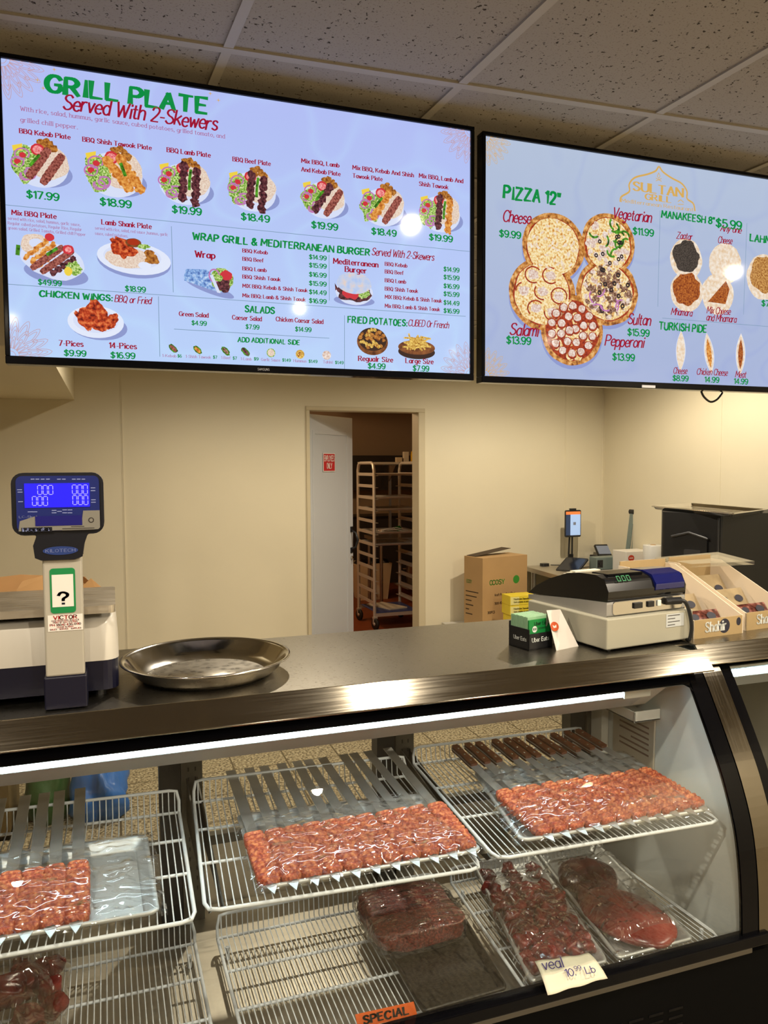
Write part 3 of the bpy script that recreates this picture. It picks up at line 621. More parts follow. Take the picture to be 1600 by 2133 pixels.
# lamb shank
p = Pic(); x, z = sp(280, 537); r = su(280, 537, 74)
p.disc(x, z-.1*r, 1.02*r, .48*r, 'm_shade', -.05, 0); p.disc(x, z-.02*r, 1.02*r, .46*r, 'm_white', -.05, 0); p.disc(x-.05*r, z+.02*r, .8*r, .34*r, 'p_plate', 0, 0)
p.disc(x-.18*r, z-.02*r, .62*r, .3*r, 'p_rice', 0, .08); p.disc(x-.3*r, z+.2*r, .34*r, .24*r, 'p_wing', -.4, .25); p.strip([(x-.5*r, z+.3*r), (x-.62*r, z+.5*r)], .06*r, 'p_wing')
p.disc(x-.02*r, z+.42*r, .22*r, .13*r, 'p_wood'); p.disc(x-.02*r, z+.44*r, .17*r, .09*r, 'p_sauce')
for k in range(14): p.disc(x+(.3+.4*random.random())*r, z+(-.02+.34*random.random()-.1)*r, .1*r, .08*r, 'p_potato', k, .2, 8)
p.disc(x+.28*r, z-.2*r, .18*r, .1*r, 'm_white'); p.disc(x+.26*r, z+.34*r, .16*r, .07*r, 'p_leaf', 0, .3); p.build('shank_picture', ta)
# wings
p = Pic(); x, z = sp(200, 668); r = su(200, 668, 58)
p.disc(x+.1*r, z-.22*r, 1.02*r, .5*r, 'm_shade', -.05, 0); p.disc(x, z-.05*r, r, .6*r, 'm_white', 0, 0); p.disc(x, z-.02*r, .8*r, .44*r, 'p_plate', 0, 0)
for dx, dz, a, l in ((-.2, .38, .4, .42), (.1, .44, -.9, .42), (.25, .1, -.8, .46), (-.45, -.02, -.9, .4), (.5, .0, .8, .34), (-.05, -.1, -.5, .44), (.0, .22, .2, .4)):
    p.disc(x+dx*r, z+dz*r, l*r, .2*r, 'p_wing', a, .2); p.disc(x+(dx+.8*l*cos(a))*r, z+(dz+.8*l*sin(a))*r, .11*r, .11*r, 'p_wing', 0, .2, 10)
p.build('wings_picture', ta)
# wrap, burger
p = Pic(); x, z = sp(436, 582); r = su(436, 582, 52)
p.disc(x+.02*r, z-.36*r, 1.0*r, .2*r, 'm_shade', -.3, 0)
p.pts([(x-1.0*r, z+.02*r), (x-.9*r, z+.34*r), (x-.1*r, z+.38*r), (x+.1*r, z+.2*r), (x+.5*r, z-.5*r), (x+.1*r, z-.42*r), (x-.98*r, z-.12*r)], 'p_foil')
p.disc(x+.5*r, z+.02*r, .46*r, .46*r, 'p_leaf', -.4, .1); p.disc(x+.56*r, z-.14*r, .28*r, .3*r, 'p_lamb', 0, .2); p.disc(x+.68*r, z+.2*r, .24*r, .2*r, 'p_tomato', 0, .1); p.ring(x+.2*r, z+.16*r, .2*r, .25*r, .03*r, 'p_onion'); p.disc(x+.36*r, z+.08*r, .18*r, .14*r, 'p_leaf')
p.pts([(x+.02*r, z+.16*r), (x+.14*r, z+.2*r), (x+.44*r, z-.52*r), (x+.3*r, z-.5*r)], 'p_plate'); p.build('wrap_picture', ta)
p = Pic(); x, z = sp(738, 604); r = su(738, 604, 42)
p.disc(x, z-.5*r, 1.0*r, .24*r, 'm_shade', 0, 0); p.disc(x, z-.1*r, .92*r, .6*r, 'p_plate', 0, .03); p.disc(x, z-.12*r, .86*r, .42*r, 'p_lamb', 0, .15); p.disc(x-.1*r, z-.14*r, .5*r, .3*r, 'p_tomato', 0, .15); p.disc(x+.5*r, z-.14*r, .3*r, .2*r, 'p_leaf', .5, .25)
p.disc(x, z+.3*r, .84*r, .5*r, 'p_bun', 0, .03); p.pts([(x-.95*r, z+.25*r), (x-.8*r, z+.02*r), (x-.92*r, z-.1*r)], 'p_lamb'); p.build('burger_picture', ta)
# potatoes
p = Pic(); x, z = sp(776, 709); r = su(776, 709, 32)
p.disc(x, z-.1*r, r, .8*r, 'p_wood', 0, 0); p.disc(x, z+.06*r, .92*r, .7*r, 'p_dark', 0, 0)
for k in range(46):
    a = random.random()*6.28; q = .8*random.random()**.5; p.disc(x+q*r*cos(a), z+(.08+.72*q*sin(a))*r, .13*r, .11*r, ('p_potato', 'p_fries')[k % 3 == 0], k, .2, 7)
p.build('potato_bowl_picture', ta)
p = Pic(); x, z = sp(868, 719); r = su(868, 719, 38)
p.disc(x, z-.34*r, r, .36*r, 'p_dark', 0, 0); p.disc(x, z-.12*r, r, .36*r, 'p_wood', 0, 0)
for k in range(34):
    a = random.uniform(-.5, .9)+(k % 2)*1.6; xx = x+random.uniform(-.5, .5)*r; zz = z+random.uniform(-.12, .42)*r; p.strip([(xx-.3*r*cos(a), zz-.2*r*sin(a)), (xx+.3*r*cos(a), zz+.2*r*sin(a))], .045*r, 'p_fries')
p.build('fries_picture', ta)
for a, b, kd in ((361, 726, 'p_kebab'), (411.6, 729, 'p_chick'), (470, 731, 'p_beef'), (511.5, 733, 'p_lamb')):
    p = Pic(); x, z = sp(a, b); r = su(a, b, 11); p.disc(x, z, r, .55*r, 'p_chili', -.8, .1); p.disc(x, z, .85*r, .3*r, kd, -.8, .15); p.build('side_picture', ta)
for a, b, c1, c2 in ((564.5, 735, 'p_leaf', 'p_rice'), (625, 738, 'p_fries', 'p_spice'), (680.4, 740, 'p_mush', 'p_mush')):
    p = Pic(); x, z = sp(a, b); r = su(a, b, 9); p.disc(x, z, r, r, c1, 0, 0); p.disc(x, z, .8*r, .8*r, 'p_rice' if c2 == 'p_rice' else c1, 0, 0)
    if c2 == 'p_spice':
        for q in range(5): p.disc(x+random.uniform(-.4, .4)*r, z+random.uniform(-.4, .4)*r, .22*r, .12*r, c2, q, .2, 8)
    p.build('dip_picture', ta)
mat('logo_grey', rgb(190, 190, 195), .3)
m = MB(); a = at_y(537, 775, TVY-.009); text(m, 'SAMSUNG', (a.x, TVY-.0085, 1.953), V((1, 0, 0)), V((0, 0, 1)), .031, .006, 'line'); build('maker_mark', m, 'logo_grey', ta)

# --- right screen
texts(tb, 'menu_heading', 'm_green', [('PIZZA 12"', 1049, 412.5, 1165, 25), ('MANAKEESH 8"', 1377.6, 453, 1487, 14), ('LAHM', 1561.7, 502, 1604, 14), ('TURKISH PIDE', 1372.4, 686, 1470.6, 15)], 'brush')
texts(tb, 'menu_item_name', 'm_red', [('Cheese', 1047, 461, 1104, 24), ('Vegetarian', 1275.6, 454, 1355.5, 22), ('Salami', 1061, 697.5, 1119, 24), ('Sultan', 1307, 675, 1353.6, 22), ('Pepperoni', 1259.5, 720, 1339, 22), ('Any one', 1500, 481, 1543, 13),
  ('Zaatar', 1408.7, 497, 1440.6, 14), ('Cheese', 1495, 506, 1524, 14), ('Mhamara', 1397.5, 655.5, 1440.6, 14), ('Mix Cheese', 1471.7, 652.5, 1520.5, 14), ('and Mhamara', 1470.6, 667.5, 1532.5, 14), ('Cheese', 1402, 778, 1430, 13), ('Chicken Cheese', 1450.7, 780, 1514.5, 13), ('Meat', 1531, 786, 1553, 13)], 'script')
texts(tb, 'menu_price', 'm_green', [('$9.99', 1040, 493, 1084, 14), ('$11.99', 1318, 488, 1360.7, 14), ('$13.99', 1055, 715.5, 1105, 15), ('$15.99', 1307, 698.6, 1351.7, 14), ('$13.99', 1275.6, 750, 1321, 14), ('$5.99', 1491, 472.5, 1543.7, 17), ('$7.99', 1586, 637.5, 1622, 12), ('$8.99', 1401, 793, 1433, 11), ('14.99', 1467.6, 796, 1497, 11), ('14.99', 1528.7, 799.5, 1557, 11)], 'sans')
p = Pic()
for (a, b), (c, d) in (((1379.5, 662.6), (1660, 685)), ((1375, 439), (1370, 639)), ((1555.7, 465), (1548.6, 655.5))): p.strip([sp(a, b), sp(c, d)], .0007, 'm_line')
p.build('divider_line', tb)
p = Pic()
for cx, cz, a0 in ((1.032, 2.645, -pi/2), (2.238, 2.645, -pi), (1.032, 1.962, 0), (2.238, 1.962, pi/2)): mandala(p, cx, cz, .085, a0, a0+pi/2, 'm_gold')
p.build('corner_rosette', tb)
p = Pic()
arch = [(1292, 420.7), (1294, 410), (1311, 399), (1310.5, 384), (1322.5, 370), (1349, 363), (1366, 356), (1372.5, 347), (1380.6, 358), (1399, 371), (1420, 382.5), (1431, 399), (1431, 414), (1444, 424), (1447.5, 440)]
p.strip([sp(*q) for q in smooth_path(arch, 4)], .0028, 'm_gold')
p.strip([sp(1372, 360), sp(1369, 367), sp(1372, 372), sp(1375, 367), sp(1372, 360)], .001, 'm_gold'); p.strip([sp(1366, 377), sp(1378, 372)], .001, 'm_gold'); p.strip([sp(1378, 378), sp(1366, 371)], .001, 'm_gold'); p.strip([sp(1412, 420), sp(1418, 416), sp(1424, 422)], .0012, 'm_gold'); p.strip([sp(1412, 426), sp(1424, 426)], .001, 'm_gold')
p.build('logo_arch', tb)
texts(tb, 'logo_lettering', 'm_gold', [('SULTAN', 1318.7, 396.5, 1422, 18), ('GRILL', 1344, 415.5, 1397.5, 12)], 'serif')
texts(tb, 'logo_motto', 'm_gold', [('Mediterranean Restaurant', 1294, 421, 1444, 7.5)], 'thin')
def pizza(a, b, rx, ry, top, seed):
    p = Pic(); x, z = sp(a, b); r = su(a, b, rx); k = ry/rx; R_ = random.Random(seed)
    p.disc(x, z-.12*r, r, r*k*.98, 'm_shade', 0, 0); p.disc(x, z, r, r*k, 'p_crust', 0, .02, 40); base = {'cheese': 'p_cheese', 'veg': 'p_cheese', 'salami': 'p_cheese', 'sultan': 'p_cheese', 'pep': 'p_red'}[top]
    p.disc(x, z, .86*r, .86*r*k, 'p_red', 0, .03, 40); p.disc(x, z, .83*r, .83*r*k, base, 0, .03, 40)
    def rnd(q): a = R_.random()*6.28; d = q*R_.random()**.5; return x+d*r*cos(a), z+d*r*k*sin(a)
    if top == 'cheese':
        for j in range(40): q = rnd(.8); p.disc(*q, .07*r, .035*r, 'p_dough', j, .2, 8)
    if top == 'veg':
        for j in range(46): q = rnd(.76); p.disc(*q, .1*r, .08*r, 'p_mush', j, .2, 9)
        for j in range(13): q = rnd(.72); p.ring(*q, .16*r, .11*r, .034*r, 'p_chili', j, 0, 2.8, 8)
        for j in range(10): q = rnd(.7); p.ring(*q, .05*r, .05*r, .022*r, 'p_olive', 0, 0, 6.28, 8)
    if top == 'salami':
        for dx, dz in ((-.28, .5), (.24, .52), (-.55, .05), (.5, -.02), (-.2, -.42), (.3, -.5), (.0, .06)): p.ring(x+dx*r, z+dz*r*k, .24*r, .22*r*k, .02*r, 'p_red', 0, R_.random()*3, 3+R_.random()*4, 16); p.disc(x+dx*r, z+dz*r*k, .16*r, .12*r, 'p_mush', 0, .2)
    if top == 'sultan':
        for j in range(170): q = rnd(.76); p.disc(*q, .085*r, .065*r, ('p_beef', 'p_beef', 'p_beef', 'p_mush', 'p_cheese')[j % 5], j, .25, 8)
        for j in range(12): q = rnd(.7); p.ring(*q, .05*r, .05*r, .022*r, 'p_olive', 0, 0, 6.28, 8)
        for j in range(6): q = rnd(.62); p.ring(*q, .16*r, .1*r, .022*r, 'p_onion', j, 0, 2.6, 8)
    if top == 'pep':
        for j in range(18): q = rnd(.74); p.disc(*q, .16*r, .14*r, 'p_cheese', j, .2, 12)
        for ring_, n_ in ((.67, 14), (.38, 8), (.1, 2)):
            for j in range(n_):
                a_ = 6.28*j/n_+ring_*3; q = (x+ring_*r*cos(a_), z+ring_*r*k*sin(a_)); p.disc(*q, .15*r, .145*r*k, 'p_red', 0, .06, 14); p.disc(q[0], q[1]+.02*r, .115*r, .105*r*k, 'p_mush', 0, .12, 12)
    return p.build('pizza_picture', tb)
for q in ((1153, 514, 64, 59, 'cheese', 1), (1267, 509, 55, 53, 'veg', 2), (1130, 612, 68, 64, 'salami', 3), (1265, 609, 63, 57, 'sultan', 4), (1192, 688, 64, 62, 'pep', 5)): pizza(*q)
for a, b, rr_, c1, c2 in ((1429.4, 536, 33, 'p_dough', 'p_zaatar'), (1510.7, 546, 33, 'p_dough', 'p_dough'), (1431, 604, 34, 'p_dough', 'p_spice'), (1495, 609, 33, 'p_dough', 'p_spice'), (1592, 574, 36, 'p_dough', 'p_lahm')):
    p = Pic(); x, z = sp(a, b); r = su(a, b, rr_); p.disc(x, z-.08*r, r, r, c1, 0, .03); p.disc(x, z+.02*r, .92*r, .9*r, 'p_dough', 0, .04)
    if a == 1495: p.pts([(x-.6*r, z-.5*r), (x+.5*r, z-.55*r), (x+.74*r, z+.2*r), (x+.5*r, z+.6*r), (x, z+.1*r)], c2)
    else: p.disc(x, z+.05*r, .82*r, .78*r, c2, 0, .12)
    p.build('flatbread_picture', tb)
for a, b, rot, c2 in ((1418, 731, 1.57, 'p_dough'), (1477, 736, 1.75, 'p_chick'), (1542.6, 738, 1.57, 'p_spice')):
    p = Pic(); x, z = sp(a, b); r = su(a, b, 34)
    for k, (q, w, mm) in enumerate(((1., .3, 'p_plate'), (.98, .26, 'p_dough'), (.72, .15, c2))):
        P = [(q*r*s_, w*r*(1-s_*s_)) for s_ in [-1+j/6 for j in range(13)]]; P += [(u, -v) for u, v in P[::-1][1:-1]]
        p.pts([(x+u*cos(rot)-v*sin(rot), z+u*sin(rot)+v*cos(rot)) for u, v in P], mm)
    p.build('pide_picture', tb)
m = MB(); a = at_y(1345, 808, TVY-.01); m.box((1.58, TVY-.011, 1.944), (1.63, TVY-.008, 1.952)); build('maker_badge', m, 'logo_grey', tb)
m = MB(); q = [at_y(a, b, TVY+.05) for a, b in ((1460, 812), (1466, 826), (1480, 837), (1494, 832), (1505, 818))]; m.tube(smooth_path([tuple(v) for v in q], 4), .0035); build('hanging_cable', m, 'black_plastic', tb)
# ------------------------------------------------------------------ glass display case
mat_steel('steel_top', (.36, .335, .285), .30, (2, 9, 2), 34, .035, .004)
mat_steel('steel_front', (.30, .27, .22), .11, (1.2, 60, 60), 4, .02, .002)
mat_steel('steel_pan', (.66, .60, .50), .46, (3, 20, 20), 5, .08, .02)
mat('aluminium', (.62, .63, .62), .42, .55, var=.05, scale=14)
mat('case_white', rgb(222, 226, 224), .35)
mat('lamp_grey', rgb(206, 206, 206), .3, .25)
mat_steel('steel_strip', (.22, .20, .17), .16, (60, 2, 2), 4, .03, .002)
mat('coated_wire', rgb(222, 226, 230), .35)
mat('slot_post', rgb(96, 92, 84), .4, .6)
mat('back_dark', rgb(66, 62, 54), .45, .3)
mat('led', lin((.84, .96, 1.)), .3, emit=LED_STRENGTH)
mat('ribbed', rgb(70, 88, 98), .25, .3)
mat('notice_paper', rgb(196, 186, 168), .6); mat('ink', rgb(40, 34, 30), .6); mat('ink_faint', rgb(120, 92, 78), .6)
mat_clear('glass', (.97, .985, .98), .0, 1.42)
mat_clear('rear_glass_m', (.97, .975, .96), .0, 1.3)
mat_clear('film', (.985, .985, .985), .07, 2.0, 1., 1., 16, (1, 2.6, 1), .02, .01)
mat_clear('bag_film', (.95, .94, .92), .1, 1.9, 1., 1., 13, (1.6, 1, 1), .025, .07, (.55, .42, .30))
GP = [(1.83, 1.115), (1.80, 1.085), (1.760, 1.022), (1.702, .925), (1.647, .824), (1.602, .705), (1.579, .568), (1.570, .41)]
GPS = smooth_path(GP, 5)
CX0, CX1, DZT = -1.15, 1.61, 1.16
case = thing('display_case', 'long curved-glass refrigerated meat display case under the scale and cash drawer, left of the joint', 'display case', (.3, 1.95, 0))
m = MB()                                                   # top deck with rolled front
m.prism([(CX0, 1.80, DZT), (CX0, 2.385, DZT), (CX0, 2.385, DZT-.04), (CX0, 2.375, DZT-.04), (CX0, 2.375, DZT-.004), (CX0, 1.80, DZT-.004)], (CX1-.03-CX0, 0, 0)); build('countertop', m, 'steel_top', case)
m = MB(); m.prism([(CX0, 1.80, DZT), (CX0, 1.752, 1.106), (CX0, 1.757, 1.101), (CX0, 1.806, DZT-.006)], (CX1+.022-CX0, 0, 0)); build('front_fascia', m, 'steel_front', case, bevel=.002)
m = MB(); m.box((CX0, 1.81, 1.118), (CX1, 2.37, 1.15)); build('deck_underside', m, 'case_white', case)
def band(x0, x1, off, pts, th=.004):
    """a strip of the curved front, off = how far it stands proud of the glass"""
    P = [V((0, y, z)) for y, z in pts]; N = []
    for k in range(len(P)):
        t = P[min(k+1, len(P)-1)]-P[max(k-1, 0)]; N.append(V((0, t.z, -t.y)).normalized())
    return [(y+n.y*off, z+n.z*off) for (y, z), n in zip(pts, N)], [(y+n.y*(off-th), z+n.z*(off-th)) for (y, z), n in zip(pts, N)]
def curved(m, x0, x1, off, pts, th, mi=0):
    a, b = band(x0, x1, off, pts, th); L = a+b[::-1]; n = len(a)
    for k in range(n-1):
        for pa, pb in ((a[k], a[k+1]), (b[k+1], b[k])): m.add([(x0, *pa), (x1, *pa), (x1, *pb), (x0, *pb)], [(0, 1, 2, 3)], mi, True)
    for x, f in ((x0, 1), (x1, 0)):
        for k in range(n-1): m.add([(x, *a[k]), (x, *a[k+1]), (x, *b[k+1]), (x, *b[k])], [(0, 1, 2, 3)], mi)
    m.add([(x0, *a[0]), (x1, *a[0]), (x1, *b[0]), (x0, *b[0])], [(0, 1, 2, 3)], mi); m.add([(x0, *a[-1]), (x1, *a[-1]), (x1, *b[-1]), (x0, *b[-1])], [(3, 2, 1, 0)], mi)
m = MB(); curved(m, CX0, 1.575, 0, GPS, .005); build('curved_glass', m, 'glass', case)
m = MB(); curved(m, CX0, 1.575, .0015, [q for q in GPS if q[1] > 1.062], .009); build('glass_top_trim', m, 'black_gloss', case)
m = MB(); curved(m, 1.575, 1.628, .003, GPS, .012); build('glass_end_trim', m, 'black_gloss', case)
m = MB(); m.add([(1.576, 1.797, 1.066), (1.576, 1.782, 1.058), (1.576, 1.768, 1.036), (1.574, 1.770, 1.044), (1.568, 1.776, 1.053), (1.556, 1.782, 1.060), (1.545, 1.788, 1.066)], [tuple(range(7))]); build('glass_corner', m, 'black_gloss', case)
m = MB(); curved(m, 1.631, 1.698, .004, GPS, .03); build('end_cap_strip', m, 'steel_strip', case)
m = MB(); P = [(y+.012, z) for y, z in GPS]; m.prism([(1.60, *q) for q in P]+[(1.60, 1.60, .352), (1.60, 2.37, .352), (1.60, 2.37, 1.12)], (.03, 0, 0)); build('end_panel', m, 'case_white', case)
m = MB(); m.box((CX0, 1.556, .399), (1.66, 1.594, .430)); build('bottom_rail', m, 'black_gloss', case, bevel=.003)
m = MB(); m.box((CX0, 1.558, .384), (1.60, 1.59, .3985)); build('rail_strip', m, 'slot_post', case, bevel=.002)
m = MB(); m.box((CX0, 1.564, .02), (1.66, 1.60, .3835)); m.box((CX0, 1.60, 0), (1.66, 2.37, .345)); build('base_panel', m, 'black_matte', case)
m = MB()
for r_ in range(4):
    for c_ in range(6): m.box((1.02+c_*.062, 1.5625, .215+r_*.022), (1.065+c_*.062, 1.5645, .222+r_*.022))
build('louvre', m, 'black_gloss', case)
m = MB(); m.box((CX0, 1.602, .346), (1.60, 2.36, .356)); m.box((CX0, 2.34, .356), (1.60, 2.36, .56)); build('floor_pan', m, 'steel_pan', case)
m = MB(); m.box((CX0, 2.345, .56), (1.60, 2.35, 1.12)); build('rear_glass', m, 'rear_glass_m', case)
m = MB(); m.box((CX0, 2.335, 1.05), (1.60, 2.365, 1.12)); m.box((CX0, 2.335, .545), (1.60, 2.365, .575)); build('rear_frame', m, 'slot_post', case)
for x in (-.52, .168, .838, 1.555):
    m = MB(); m.box((x-.06, 2.28, .356), (x, 2.335, 1.118), 0); build('rear_post', m, 'black_plastic', case)
    m = MB(); m.box((x+.001, 2.27, .356), (x+.062, 2.335, 1.118), 0)
    for z in [.45+.03*k for k in range(22)]:
        for dx in (.022, .042): m.box((x+dx-.002, 2.2685, z), (x+dx+.002, 2.2699, z+.012), 1)
    build('slotted_upright', m, ['slot_post', 'ink'], case)
    if x < 1.5:
        m = MB(); m.prism([(x+.015, 2.27, .79), (x+.015, 2.27, .66), (x+.015, 1.72, .69), (x+.015, 1.70, .705)], (.004, 0, 0)); m.prism([(x+.045, 2.27, .79), (x+.045, 2.27, .66), (x+.045, 1.72, .69), (x+.045, 1.70, .705)], (.004, 0, 0)); build('shelf_bracket', m, 'slot_post', case)
# strip lamp under the deck
m = MB(); m.box((CX0, 1.868, 1.0195), (1.405, 1.882, 1.033)); build('led_tube', m, 'led', case)
m = MB(); m.box((CX0, 1.869, 1.0165), (1.405, 1.879, 1.0185)); build('added_light_stop', m, 'lamp_grey', case)  # added strip under the tube, keeps its light off the reflector
m = MB(); m.prism([(CX0, 1.866, 1.036), (CX0, 1.883, 1.036), (CX0, 1.96, 1.02), (CX0, 1.96, 1.115), (CX0, 1.866, 1.115)], (1.49-CX0, 0, 0)); build('lamp_housing', m, 'ribbed', case)
m = MB(); m.prism([(CX0, 1.884, 1.014), (CX0, 1.96, .955), (CX0, 1.965, .958), (CX0, 1.965, 1.02), (CX0, 1.884, 1.02)], (1.50-CX0, 0, 0)); build('lamp_reflector', m, 'lamp_grey', case)
m = MB(); m.box((1.405, 1.864, 1.012), (1.50, 1.90, 1.05)); m.prism([(1.50, 1.86, 1.04), (1.50, 1.97, .95), (1.50, 1.97, 1.06), (1.50, 1.86, 1.07)], (.06, 0, 0)); build('lamp_end_cap', m, 'white_plastic', case, bevel=.003)
m = MB(); m.box((1.50, 1.94, .905), (1.598, 2.20, .912)); m.box((1.50, 1.94, .905), (1.598, 1.946, .94)); m.box((1.50, 1.94, .905), (1.506, 2.20, .94)); build('side_tray', m, 'white_plastic', case, bevel=.002)
m = MB(); m.prism([(1.592, 1.96, .905), (1.592, 2.17, .905), (1.592, 2.17, .72), (1.592, 1.965, .725)], (.006, 0, 0), 0)
for k in range(6): m.box((1.5915, 1.985, .86-.018*k), (1.592, 1.985+(.15 if k % 3 else .09), .866-.018*k), 1)
build('notice_plate', m, ['notice_paper', 'ink_faint'], case)
m = MB(); m.box((1.57, 2.205, .58), (1.598, 2.265, 1.1), 0); m.lathe([(0, 0), (.014, 0), (.018, .004), (.02, .0)], (1.585, 2.2045, .93), 16, 1, axis=(0, -1, 0)); build('side_channel', m, ['white_plastic', 'slot_post'], case)

# the neighbouring case beyond the joint
case2 = thing('display_case', 'second curved-glass display case, cut off at the right edge, with snack boxes on its top', 'display case', (2.6, 2.0, 0))
m = MB(); m.box((1.645, 1.845, DZT-.004), (3.3, 2.40, DZT)); m.box((1.585, 1.87, DZT-.006), (1.645, 2.39, DZT-.002)); build('countertop', m, 'steel_top', case2)
m = MB(); m.prism([(1.642, 1.845, DZT), (1.642, 1.80, 1.108), (1.642, 1.805, 1.104), (1.642, 1.85, DZT-.006)], (1.65, 0, 0)); build('front_fascia', m, 'steel_front', case2, bevel=.002)
GP2 = [(y+.03, z+.004) for y, z in GPS]
m = MB(); curved(m, 1.755, 3.3, 0, GP2, .005); build('curved_glass', m, 'glass', case2)
m = MB(); curved(m, 1.755, 3.3, .0015, [q for q in GP2 if q[1] > 1.083], .009); build('glass_top_trim', m, 'black_gloss', case2)
m = MB(); curved(m, 1.700, 1.757, .003, GP2, .012); build('glass_end_trim', m, 'black_gloss', case2)
m = MB(); curved(m, 1.675, 1.702, .002, GP2, .02); build('end_cap_strip', m, 'steel_strip', case2)
m = MB(); P = [(y+.014, z) for y, z in GP2]; m.prism([(1.715, *q) for q in P]+[(1.715, 2.37, .40), (1.715, 2.37, 1.12)], (.025, 0, 0)); build('end_panel', m, 'case_white', case2)
m = MB(); m.box((1.77, 1.93, 1.019), (3.2, 1.945, 1.036)); build('led_tube', m, 'led', case2)
m = MB(); m.box((1.77, 1.931, 1.0155), (3.2, 1.941, 1.0185)); build('added_light_stop', m, 'lamp_grey', case2)  # same added strip, blocks this tube's light from its reflector
m = MB(); m.box((1.745, 1.93, 1.045), (3.25, 2.0, 1.06)); m.prism([(1.745, 1.947, 1.014), (1.745, 2.02, .955), (1.745, 2.02, 1.02)], (1.5, 0, 0)); build('lamp_reflector', m, 'lamp_grey', case2)
m = MB(); m.box((1.67, 1.585, .39), (3.3, 1.62, .43)); build('bottom_rail', m, 'black_gloss', case2)
m = MB(); m.box((1.67, 1.595, 0), (3.3, 2.37, .39)); build('base_panel', m, 'black_matte', case2)
m = MB(); m.box((1.74, 2.30, .40), (3.3, 2.36, 1.10)); build('back_panel', m, 'back_dark', case2)
for x in (2.02, 2.12, 2.62, 2.72):
    m = MB(); m.box((x, 2.275, .42), (x+.045, 2.299, 1.08), 0)
    for z in [.5+.05*k for k in range(11)]: m.box((x+.016, 2.274, z), (x+.030, 2.2749, z+.018), 1)
    build('slotted_upright', m, ['slot_post', 'ink'], case2)
m = MB(); m.box((1.74, 1.66, .39), (3.3, 2.3, .40)); build('floor_pan', m, 'steel_pan', case2)

# ------------------------------------------------------------------ wire shelves
def wire_shelf(name, label, BL, BR, FR, FL, ups, cross, nw, group, legs=0):
    BL, BR, FR, FL = map(V, (BL, BR, FR, FL)); c = (BL+BR+FR+FL)/4
    t = thing(name, label, 'wire shelf', (c.x, c.y, c.z-legs), group=group)
    def Q(u, v): return (BL*(1-u)+BR*u)*(1-v)+(FL*(1-u)+FR*u)*v
    up = V((0, 0, ups)); r = .0048
    P = []                                                  # outer frame with rounded front corners
    for a, b in ((0, 0), (0, .94), (.012, .985), (.05, 1), (.95, 1), (.988, .985), (1, .94), (1, 0)): P.append(Q(a, b))
    m = MB(); m.tube([P[0]+up*0]+P[1:], r, 8); build('side_frame', m, 'coated_wire', t)
    m = MB(); m.tube([Q(0, 0), Q(0, -.01)+up*.5, Q(.01, -.012)+up*.95, Q(.04, -.012)+up, Q(.96, -.012)+up, Q(.99, -.012)+up*.95, Q(1, -.01)+up*.5, Q(1, 0)], r*.9, 8); build('rear_guard', m, 'coated_wire', t)
    for v in cross:
        m = MB(); m.tube([Q(0, v), Q(1, v)], r*.85, 8); build('crossbar', m, 'coated_wire', t)
    m = MB()
    for k in range(nw):
        u = (k+.7)/(nw+.4); m.tube([Q(u, -.012)+up, Q(u, -.002)+up*.08+V((0, 0, .006)), Q(u, .03)+V((0, 0, .0058)), Q(u, 1)+V((0, 0, .0058))], .0017, 5)
    build('wires', m, 'coated_wire', t)
    if legs:
        for u, v in ((.03, .1), (.97, .1), (.03, .9), (.97, .9)):
            m = MB(); q = Q(u, v); m.cyl((q.x, q.y, q.z-legs), q, .006, 8); build('foot', m, 'coated_wire', t)
    return t
UPS, LOWS = 'upper wire shelves of the case', 'lower wire racks of the case'
wire_shelf('wire_shelf', 'white wire shelf at upper left, under the half-empty wrapped tray', (-.46, 2.13, .768), (.150, 2.105, .765), (.148, 1.654, .721), (-.50, 1.665, .722), .06, (0, .3, .62), 38, UPS)
wire_shelf('wire_shelf', 'white wire shelf in the upper middle, under the full tray with plain blades', (.193, 2.143, .769), (.815, 2.12, .766), (.831, 1.640, .719), (.171, 1.676, .723), .06, (0, .3, .62), 38, UPS)
wire_shelf('wire_shelf', 'white wire shelf at upper right, under the tray of wooden-handled skewers', (.865, 2.181, .773), (1.47, 2.165, .771), (1.562, 1.640, .719), (.881, 1.663, .721), .05, (0, .3, .62), 38, UPS)
wire_shelf('wire_shelf', 'white wire rack on the case floor at lower left, beside the bag of meat', (-.46, 2.10, .392), (.184, 2.10, .392), (.190, 1.632, .392), (-.46, 1.632, .392), .06, (0, .33, .66), 44, LOWS, .034)
wire_shelf('wire_shelf', 'mostly empty white wire rack on the case floor, left of the black tray', (.246, 2.10, .392), (.90, 2.10, .392), (.892, 1.640, .392), (.255, 1.640, .392), .065, (0, .33, .66), 44, LOWS, .034)
wire_shelf('wire_shelf', 'white wire rack on the case floor at lower right, under the veal and beef trays', (.975, 2.14, .392), (1.535, 2.14, .392), (1.560, 1.632, .392), (.943, 1.612, .392), .045, (0, .33, .66), 38, LOWS, .034)

